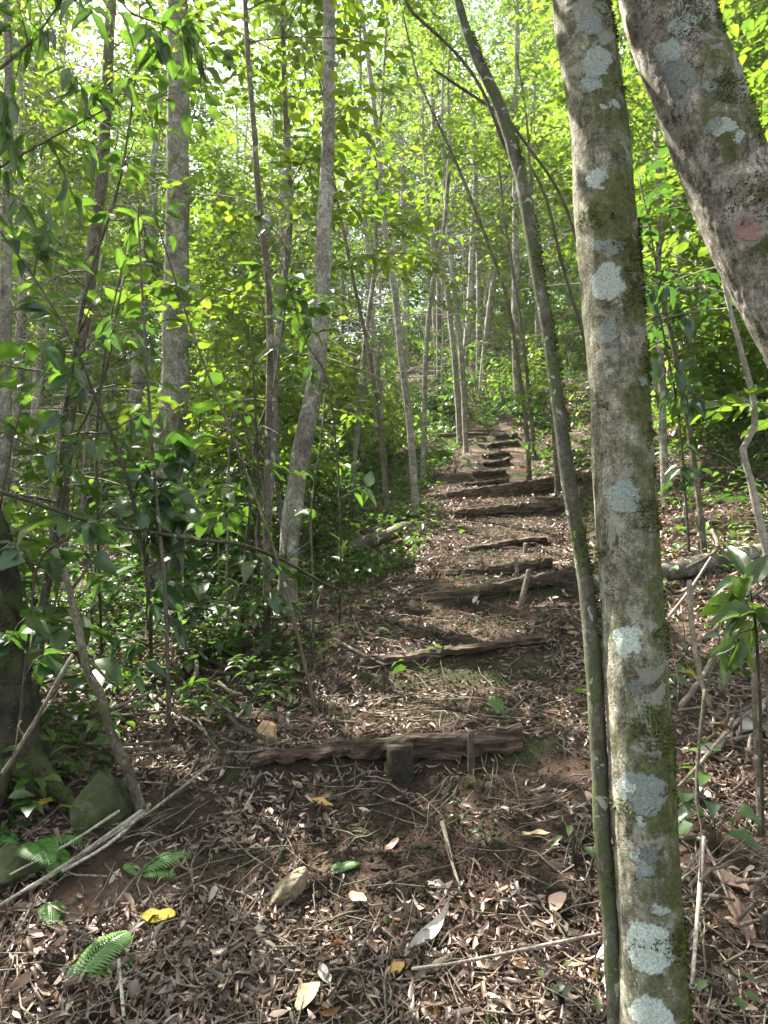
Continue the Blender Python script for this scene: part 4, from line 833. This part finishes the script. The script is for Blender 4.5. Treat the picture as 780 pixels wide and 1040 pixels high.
# ------------------------------------------------------------------ stump, boulders, stones
def rock(name, c, sz, mat, label, seed, cat='stone', flat=.0):
    import bmesh
    bm = bmesh.new(); bmesh.ops.create_icosphere(bm, subdivisions=5, radius=1)
    r = np.random.default_rng(seed); D = unit(r.normal(0, 1, (13, 3))); T = r.uniform(.5, .88, 13)
    for v in bm.verts:
        p_ = np.array(v.co)
        for d, t in zip(D, T):
            s_ = p_ @ d
            if s_ > t: p_ = p_ - d * (s_ - t) * .9
        p_ = p_ * (1 + .10 * fbm(p_[0] * 1.3 + seed, p_[1] * 1.3 + p_[2], 1.4) + .035 * fbm(p_[0] * 3 + p_[2] * 2, p_[1] * 3 - p_[2], 3)); v.co = p_ * np.array(sz)
    me = bpy.data.meshes.new(name); bm.to_mesh(me); bm.free(); me.polygons.foreach_set('use_smooth', np.ones(len(me.polygons), bool)); me.materials.append(mat)
    n_ = len(me.vertices); co = np.empty(n_ * 3, np.float32); me.vertices.foreach_get('co', co); co = co.reshape(-1, 3); sc_ = max(sz)
    co = co + unit(co) * (sc_ * (.10 * vnoise(co, 2.2 / sc_, seed) + .05 * vnoise(co, 6 / sc_, seed + 1) + .025 * vnoise(co, 14 / sc_, seed + 2)))[:, None]; me.vertices.foreach_set('co', co.astype(np.float32).ravel())
    o = bpy.data.objects.new(name, me); COL.objects.link(o); o.location = [float(v) for v in c]; o.rotation_euler = (0, 0, seed); return tag(o, label, cat)
g_ = ground(88, 848); rock('boulder', g_ + (0, .12, .02), (.13, .12, .22), M['rock_moss'], 'mossy boulder standing left of the leaning pole', 3, 'boulder')
g_ = ground(12, 905); rock('boulder', g_ + (0, .1, .04), (.13, .12, .09), M['rock_moss'], 'low mossy boulder at the left edge', 8, 'boulder')
g_ = ground(292, 922); rock('stone', g_ + (0, .03, .04), (.075, .045, .05), M['stone'], 'ochre stone lying in the litter below the lowest step', 4).rotation_euler = (0, -.75, .2)
g_ = ground(268, 762); rock('stone', g_ + (0, .06, .035), (.085, .06, .07), M['cutwood'], 'orange tan stone at the left end of the lowest step', 5)
g_ = ground(366, 852); rock('stone', g_ + (0, .02, .0), (.06, .05, .035), M['soil'], 'soil caked lump on the bare earth below the lowest step', 6, 'clod')
mb = MB(); b_ = foot(8, 740, 3.0); P, rr = smooth_line([b_ + (-.02, 0, -.2), b_ + (0, 0, .05), b_ + (-.02, .02, .35), b_ + (-.08, .03, .65), b_ + (-.16, .05, 1.0), b_ + (-.2, .05, 1.25)], [.2, .14, .10, .08, .06, .03], .02)
tube(mb, P, rr, 40, .4, seed=4)
for az in (-2.6, -1.9, -1.2, -.5, .2):
    d = np.array((math.cos(az), math.sin(az), 0)); q = b_ + d * .12
    P, rr = smooth_line([b_ + d * .06 + (0, 0, .38), q + (0, 0, .14), b_ + d * .26 + (0, 0, .05), b_ + d * .48 + (0, 0, -.06)], [.05, .05, .035, .012], .03); tube(mb, P, rr, 8, .2)
Vs = np.concatenate(mb.V); ctr = b_ + (-.03, .02, 0); Ns = unit((Vs - ctr) * (1, 1, 0)); dsp = .05 * vnoise(Vs * (1, 1, .5), 9, 3) + .03 * vnoise(Vs * (1, 1, .3), 24, 4) + .014 * vnoise(Vs, 50, 5); mb.V = [Vs + Ns * dsp[:, None]]
o = mb.build('stump', M['bark_dark'], origin=b_); r = np.random.default_rng(3); i_ = r.integers(0, len(Vs), 9000); q = (Vs + Ns * dsp[:, None])[i_] - b_; kp = vnoise(q, 8, 9) > -.05; q, nn = q[kp], Ns[i_][kp]
mb2 = MB(); leaves(mb2, q, nn + r.normal(0, .6, q.shape) + (0, 0, -.3), r.normal(0, 1, q.shape), r.uniform(.008, .022, len(q)), r.uniform(.003, .007, len(q)), LEAF_LO, r.random(len(q))); mb2.build('moss', M['moss'], o); tag(o, 'dark rotting mossy stump at the left edge', 'stump')

# ------------------------------------------------------------------ ferns and small foreground plants
def fern(px, py, fronds, label, L=.22, heads=None):
    g_ = ground(px, py); root = empty('fern', g_, label, 'fern'); r = np.random.default_rng(int(px * 3 + py))
    for k in range(fronds):
        az = heads[k][0] if heads else r.uniform(0, 6.28); el = heads[k][1] if heads else r.uniform(.4, .9); Lk = .82 * L * (heads[k][2] if heads else r.uniform(.7, 1.1))
        d = rot_to(None, az, el); P = [np.zeros(3)]; n = 26
        for s_ in range(n): d = unit(d + np.array((0, 0, -1.3 / n))); P.append(P[-1] + d * Lk / n)
        P = np.array(P); mb = MB(); tube(mb, P, np.linspace(.0022, .0008, n + 1), 4, 0, .3, False); Pn, D, N, LL = [], [], [], []
        for s_ in range(3, n + 1):
            dd = unit(P[s_] - P[s_-1]); lat = unit(np.cross(dd, (0, 0, 1.))); t = s_ / n; ln = Lk * .30 * math.sin(PI * min(1, (t - .05) ** .75) * .93 + .12)
            for sg in (-1, 1): Pn.append(P[s_]); D.append(unit(dd * .35 + sg * lat + (0, 0, -.1))); N.append(np.cross(lat, dd)); LL.append(max(ln, .008))
        LL = np.array(LL); leaves(mb, Pn, D, N, LL, np.minimum(LL * .34, Lk / n * 1.25), LEAF_HI, r.random(len(LL))); mb.build('frond', M['fern'], root)
fern(140, 893, 3, 'bright green fern above the bundle end on the left', .25, [(.75, .75, 1.1), (.2, .55, .8), (2.3, .8, .5)])
fern(52, 945, 2, 'small dark fern at the left edge of the litter', .18, [(2.0, .8, 1.), (1.2, .5, .7)])
fern(72, 1004, 4, 'long arching fern at the bottom left', .30, [(.75, .6, 1.25), (1.05, .9, .9), (.4, .5, .7), (1.6, .8, .5)])
fern(338, 890, 2, 'tiny fern on the bare soil below the lowest step', .12, [(.6, .8, 1.1), (1.2, 1., .6)])
fern(510, 728, 2, 'small fern growing on the lowest tread', .17, [(1.9, 1.1, 1.), (1.0, .8, .5)])
fern(25, 865, 6, 'dark leafy fern clump by the boulder at the left edge', .34)
def small_plant(px, py, n, L, label, heart=False, spread=.06, mat='leaf_shrub', Y=None, h=.1):
    g_ = ground(px, py); r = np.random.default_rng(int(px + py * 5)); root = empty('seedling', g_, label, 'plant'); st, lf = MB(), MB(); out = []
    for k in range(n):
        az = k * 2.4 + r.uniform(-.4, .4); hh = h * (.4 + .8 * k / n); e = np.array((math.cos(az) * spread, math.sin(az) * spread, hh)); tube(st, [(0, 0, 0), e * (.3, .3, .7), e], [.0025, .002, .001], 4)
        out.append((e, unit(np.array((math.cos(az), math.sin(az) - .2, -.35))), (0, -.45, 1), L * r.uniform(.7, 1.1)))
    st.build('stem', M['branch'], root); flush(lf, out, .75 if heart else .5, LEAF_HEART if heart else LEAF_HI, r); lf.build('foliage', M[mat], root)
small_plant(585, 885, 9, .05, 'leafy seedling with a few tiers just left of the curved stem', spread=.05, h=.14)
small_plant(597, 1022, 7, .045, 'small seedling at the foot of the curved stem', spread=.05, h=.07)
small_plant(728, 872, 8, .085, 'heart-leaved seedling right of the lichen spotted trunk', True, .07, 'leaf_dark', h=.16)
small_plant(692, 838, 3, .08, 'single heart-leaved sprig touching the lichen spotted trunk', True, .05, 'leaf_dark', h=.12)
small_plant(495, 862, 5, .04, 'tiny seedling on the litter below the right end of the lowest step', spread=.03, h=.06)
small_plant(466, 838, 4, .03, 'tiny light seedling beneath the moss of the lowest step', spread=.02, h=.05)
small_plant(545, 1000, 4, .03, 'tiny seedling beside the long pale stick', spread=.02, h=.05)
small_plant(490, 805, 4, .04, 'seedling at the mossy foot of the lowest step', spread=.03, h=.06)
small_plant(735, 1022, 6, .045, 'small seedling at the bottom right corner', spread=.05, h=.07)
small_plant(690, 905, 5, .04, 'pale seedling in the litter on the right bank', spread=.03, h=.07)
def leafy_branch(name, pix, Ys, w_, n, leaf, ratio, label, mat, tmpl=LEAF_FINE, droop=-.5, cat='branch', sub=.0, seed=1, wood='branch', fmin=.12):
    """a limb reaching into view with large leaves"""
    r = np.random.default_rng(seed); P = np.array([at(a[0], a[1], y_) for a, y_ in zip(pix, Ys)]); PP, RR = smooth_line(P, np.linspace(w_[0], w_[1], len(P)), .03)
    root = empty(name, PP[0], label, cat); st, lf = MB(), MB(); tube(st, PP, RR, 7, .08, seed=seed); out = []
    for k in range(n):
        f = r.uniform(fmin, 1.) * (len(PP) - 1); i_ = min(int(f), len(PP) - 2); q = PP[i_] + (PP[i_+1] - PP[i_]) * (f - i_); d = unit(PP[i_+1] - PP[i_]); lat = unit(r.normal(0, 1, 3))
        if sub:
            e = q + unit(lat + d * .5 + (0, 0, .1)) * sub * r.uniform(.3, 1.); tube(st, [q, (q + e) / 2 + (0, 0, .02), e], [RR[i_] * .5, RR[i_] * .35, .0012], 4)
            for g2 in range(4): t = r.uniform(.35, 1.); out.append((q + (e - q) * t, unit(lat * .6 + r.normal(0, .5, 3) + (0, 0, droop)), r.normal(0, .5, 3) + (0, -.5, .8), leaf * r.uniform(.65, 1.2)))
        else: out.append((q, unit(lat + d * .4 + (0, 0, droop)), r.normal(0, .4, 3) + (0, -.6, .8), leaf * r.uniform(.65, 1.2)))
    st.build('stem', M[wood], root, origin=PP[0]); flush(lf, out, ratio, tmpl, r); lf.build('foliage', M[mat], root, origin=PP[0]); return root
leafy_branch('leafy_branch', [(-70, 130), (0, 70), (40, 32), (75, -20)], [2.6, 2.7, 2.8, 2.9], (.008, .003), 17, .15, .27, 'dark branch with long drooping leaves in the top left corner', 'leaf_shrub', droop=-.9, sub=.35, seed=2)
leafy_branch('leafy_branch', [(-60, 215), (0, 170), (35, 150), (90, 120), (140, 95)], [2.8, 2.9, 3., 3.1, 3.2], (.007, .002), 16, .14, .27, 'lower dark branch with narrow leaves at the upper left edge', 'leaf_shrub', droop=-.8, sub=.3, seed=3)
leafy_branch('leafy_branch', [(100, -40), (130, 10), (165, 25), (185, 40)], [3.2, 3.3, 3.4, 3.5], (.006, .002), 16, .15, .3, 'leafy twig hanging across the top of the straight grey trunk', 'leaf_shrub', droop=-.8, sub=.25, seed=4)
gs = ground(152, 700)
leafy_branch('sapling', [(153, 700), (152, 609), (141, 539), (132, 496), (113, 440), (97, 405), (80, 360), (40, 290), (0, 235)], [gs[1], 3.4, 3.4, 3.35, 3.3, 3.25, 3.2, 3.15, 3.1], (.012, .004), 30, .12, .42, 'arching sapling with big glossy leaves left of the straight grey trunk', 'leaf_dark', droop=-.4, cat='sapling', sub=.4, seed=5)
gs = ground(104, 690)
leafy_branch('sapling', [(104, 690), (100, 560), (98, 450), (104, 380), (112, 325), (122, 280), (132, 230)], [gs[1]] + [3.6] * 6, (.009, .003), 12, .12, .4, 'upright sapling crossing the arching one on the left', 'leaf_shrub', droop=-.4, cat='sapling', sub=.35, seed=6)
gs = ground(345, 640)
leafy_branch('sapling', [(345, 640), (346, 540), (342, 460), (332, 385), (310, 345), (290, 280), (270, 230)], [gs[1]] + [4.4] * 6, (.008, .003), 12, .15, .34, 'dark vine-like sapling crossing the grey bending trunk', 'leaf_shrub', droop=-.2, cat='sapling', sub=.4, seed=7)
gs = ground(60, 760)
leafy_branch('sapling', [(20, 740), (30, 640), (40, 570), (70, 545)], [2.6, 2.5, 2.45, 2.4], (.006, .003), 8, .105, .62, 'heart-leaved sapling at the left edge in front of the stump', 'leaf_dark', LEAF_HEART, -.3, 'sapling', .16, 8)
leafy_branch('sapling', [(150, 640), (150, 560), (160, 500), (185, 470)], [3.6, 3.55, 3.5, 3.5], (.007, .003), 10, .20, .5, 'big-leaved plant in front of the straight grey trunk foot', 'leaf_dark', LEAF_FINE, -.3, 'sapling', .25, 9)
leafy_branch('sapling', [(775, 850), (772, 720), (768, 640), (762, 600)], [2.25, 2.2, 2.1, 2.05], (.006, .003), 8, .125, .36, 'large pointed leaves of a plant at the right edge', 'leaf_shrub', LEAF_FINE, -.35, 'sapling', .12, 10, fmin=.8)
leafy_branch('sapling', [(700, 560), (690, 430), (672, 330), (662, 290)], [4.6, 4.55, 4.5, 4.5], (.009, .004), 14, .15, .42, 'dark leaved sapling just right of the lichen spotted trunk', 'leaf_dark', LEAF_FINE, -.5, 'sapling', .35, 12)
# creepers and bare limbs behind the curved stem
def limb(pix, Y, w_, label):
    P = np.array([at(a[0], a[1], Y) for a in pix]); PP, RR = smooth_line(P, np.array(np.linspace(w_[0], w_[1], len(P))) / FPX * Y / 2, .05); mb = MB(); tube(mb, PP, RR, 6, .08); tag(mb.build('creeper', M['branch'], origin=PP[0]), label, 'creeper')
limb([(405, -60), (413, 3), (421, 15), (447, 38), (470, 62), (490, 92), (508, 136), (530, 190)], 2.6, (3, 4), 'thin dark creeper arching behind the top of the curved stem')
limb([(440, 70), (477, 95), (513, 120), (544, 159), (565, 190), (580, 226), (600, 300)], 2.9, (3, 3.5), 'second dark creeper passing behind the curved stem')
limb([(536, 164), (554, 200), (572, 272), (593, 342), (610, 420)], 3.2, (3, 4), 'dark creeper running down behind the lichen spotted trunk')

# ------------------------------------------------------------------ single fallen leaves that catch the eye
def fallen(px, py, L, ratio, az, col, label, curl=1., tilt=.25):
    g_ = ground(px, py); mb = MB(); n = 14; m_ = 7; V = []; r = np.random.default_rng(int(px * 7 + py)); roll = .25 + .75 * max(curl - .6, 0); ph = r.uniform(0, 6, 3)
    for a in range(n):
        t = a / (n - 1); wd = ratio * L * math.sin(PI * (t * .94 + .03)) ** .75 * (1 + .10 * math.sin(11 * t + ph[0])); rl = roll * (.7 + .6 * t)
        for c_ in range(m_):
            s_ = (c_ / (m_ - 1) - .5) * 2; th = s_ * rl
            V.append((t * L - L / 2 + r.normal(0, .004 * L), wd / 2 * math.sin(th) / rl + .05 * L * math.sin(4 * t + ph[1]), wd / 2 * (1 - math.cos(th)) / rl + .22 * L * curl * (t - .5) ** 2 + .03 * L * math.sin(9 * t + 2.5 * s_ + ph[2]) + .006))
    V = np.array(V); ca, sa = math.cos(az), math.sin(az); V = np.stack([V[:, 0] * ca - V[:, 1] * sa, V[:, 0] * sa + V[:, 1] * ca, V[:, 2]], -1)
    N = normal(g_[0], g_[1]); V[:, 2] -= (N[0] * V[:, 0] + N[1] * V[:, 1]) / N[2]; V[:, 2] += .016 - tilt * V[:, 1] * -.5
    i = np.arange(n - 1)[:, None] * m_; j = np.arange(m_ - 1)[None]; mb.add(V, None, np.stack([i + j, i + j + 1, i + m_ + j + 1, i + m_ + j], -1).reshape(-1, 4))
    mt = M.get('fl_' + str(col))
    if mt is None: mt = plain('fallen_leaf', tuple(c * .75 for c in col), col, 18, .6, .3); M['fl_' + str(col)] = mt
    tag(mb.build('fallen_leaf', mt, origin=None), label, 'leaf'); o = bpy.context.scene.objects[-1] if False else COL.objects[-1]; o.location = [float(v) for v in g_]
YEL, ORG, TAN, GRY, BRN, PNK = (.55, .45, .05), (.50, .30, .10), (.46, .36, .20), (.40, .38, .34), (.24, .155, .11), (.46, .31, .25)
fallen(160, 942, .095, .55, .15, YEL, 'bright yellow fallen leaf at the lower left')
fallen(327, 823, .085, .35, -.3, ORG, 'orange curled leaf below the left end of the lowest step', 1.6)
fallen(312, 1025, .085, .6, .9, TAN, 'tan yellow fallen leaf at the bottom centre', 1.2)
fallen(402, 993, .05, .6, .5, ORG, 'small orange leaf near the long pale stick')
fallen(363, 922, .06, .6, -.6, TAN, 'pale yellowish leaf right of the ochre stone', 1.6)
fallen(567, 926, .075, .6, .8, PNK, 'pale pinkish fallen leaf left of the curved stem', 1.2)
fallen(437, 958, .16, .3, .85, GRY, 'grey white rolled leaf above the long pale stick', 2.2, .6)
fallen(740, 905, .11, .42, -.7, BRN, 'big brown pointed leaf right of the lichen spotted trunk')
fallen(753, 945, .12, .42, 1.5, BRN, 'big brown leaf standing upright below the pointed one', .8, .6)
fallen(765, 742, .24, .3, .6, GRY, 'grey curled palm sheath on the right bank', 2.2)
fallen(722, 770, .16, .35, .5, GRY, 'second grey curled sheath beside the crooked branch', 2.2)
fallen(545, 856, .09, .25, -.3, TAN, 'pale narrow leaf on the litter left of the curved stem', 1.6)
fallen(398, 868, .07, .4, 1.0, PNK, 'pinkish dry leaf on the bare soil below the step', 1.4)
fallen(45, 822, .09, .45, .2, YEL, 'yellow leaf caught in the fern clump', .8)
fallen(330, 1000, .06, .5, 2.0, GRY, 'small grey leaf above the tan yellow leaf')

# ------------------------------------------------------------------ the misty air up the slope
import bmesh
bm = bmesh.new(); bmesh.ops.create_cube(bm, size=1)
for v in bm.verts: v.co = (v.co.x * 320, 62 + v.co.y * 210, -22 + (v.co.z + .5) * 110)
me = bpy.data.meshes.new('haze'); bm.to_mesh(me); bm.free(); m = bpy.data.materials.new('haze'); m.use_nodes = True; nt = m.node_tree; nt.nodes.clear()
out = nt.nodes.new('ShaderNodeOutputMaterial'); pv = nt.nodes.new('ShaderNodeVolumePrincipled'); pv.inputs['Color'].default_value = (.93, .97, .93, 1); pv.inputs['Density'].default_value = .0008; pv.inputs['Anisotropy'].default_value = .35
nt.links.new(pv.outputs[0], out.inputs['Volume']); me.materials.append(m); o = bpy.data.objects.new('haze', me); COL.objects.link(o); tag(o, 'thin pale haze in the air up the slope', 'haze', kind='stuff')
S.cycles.volume_bounces = 1
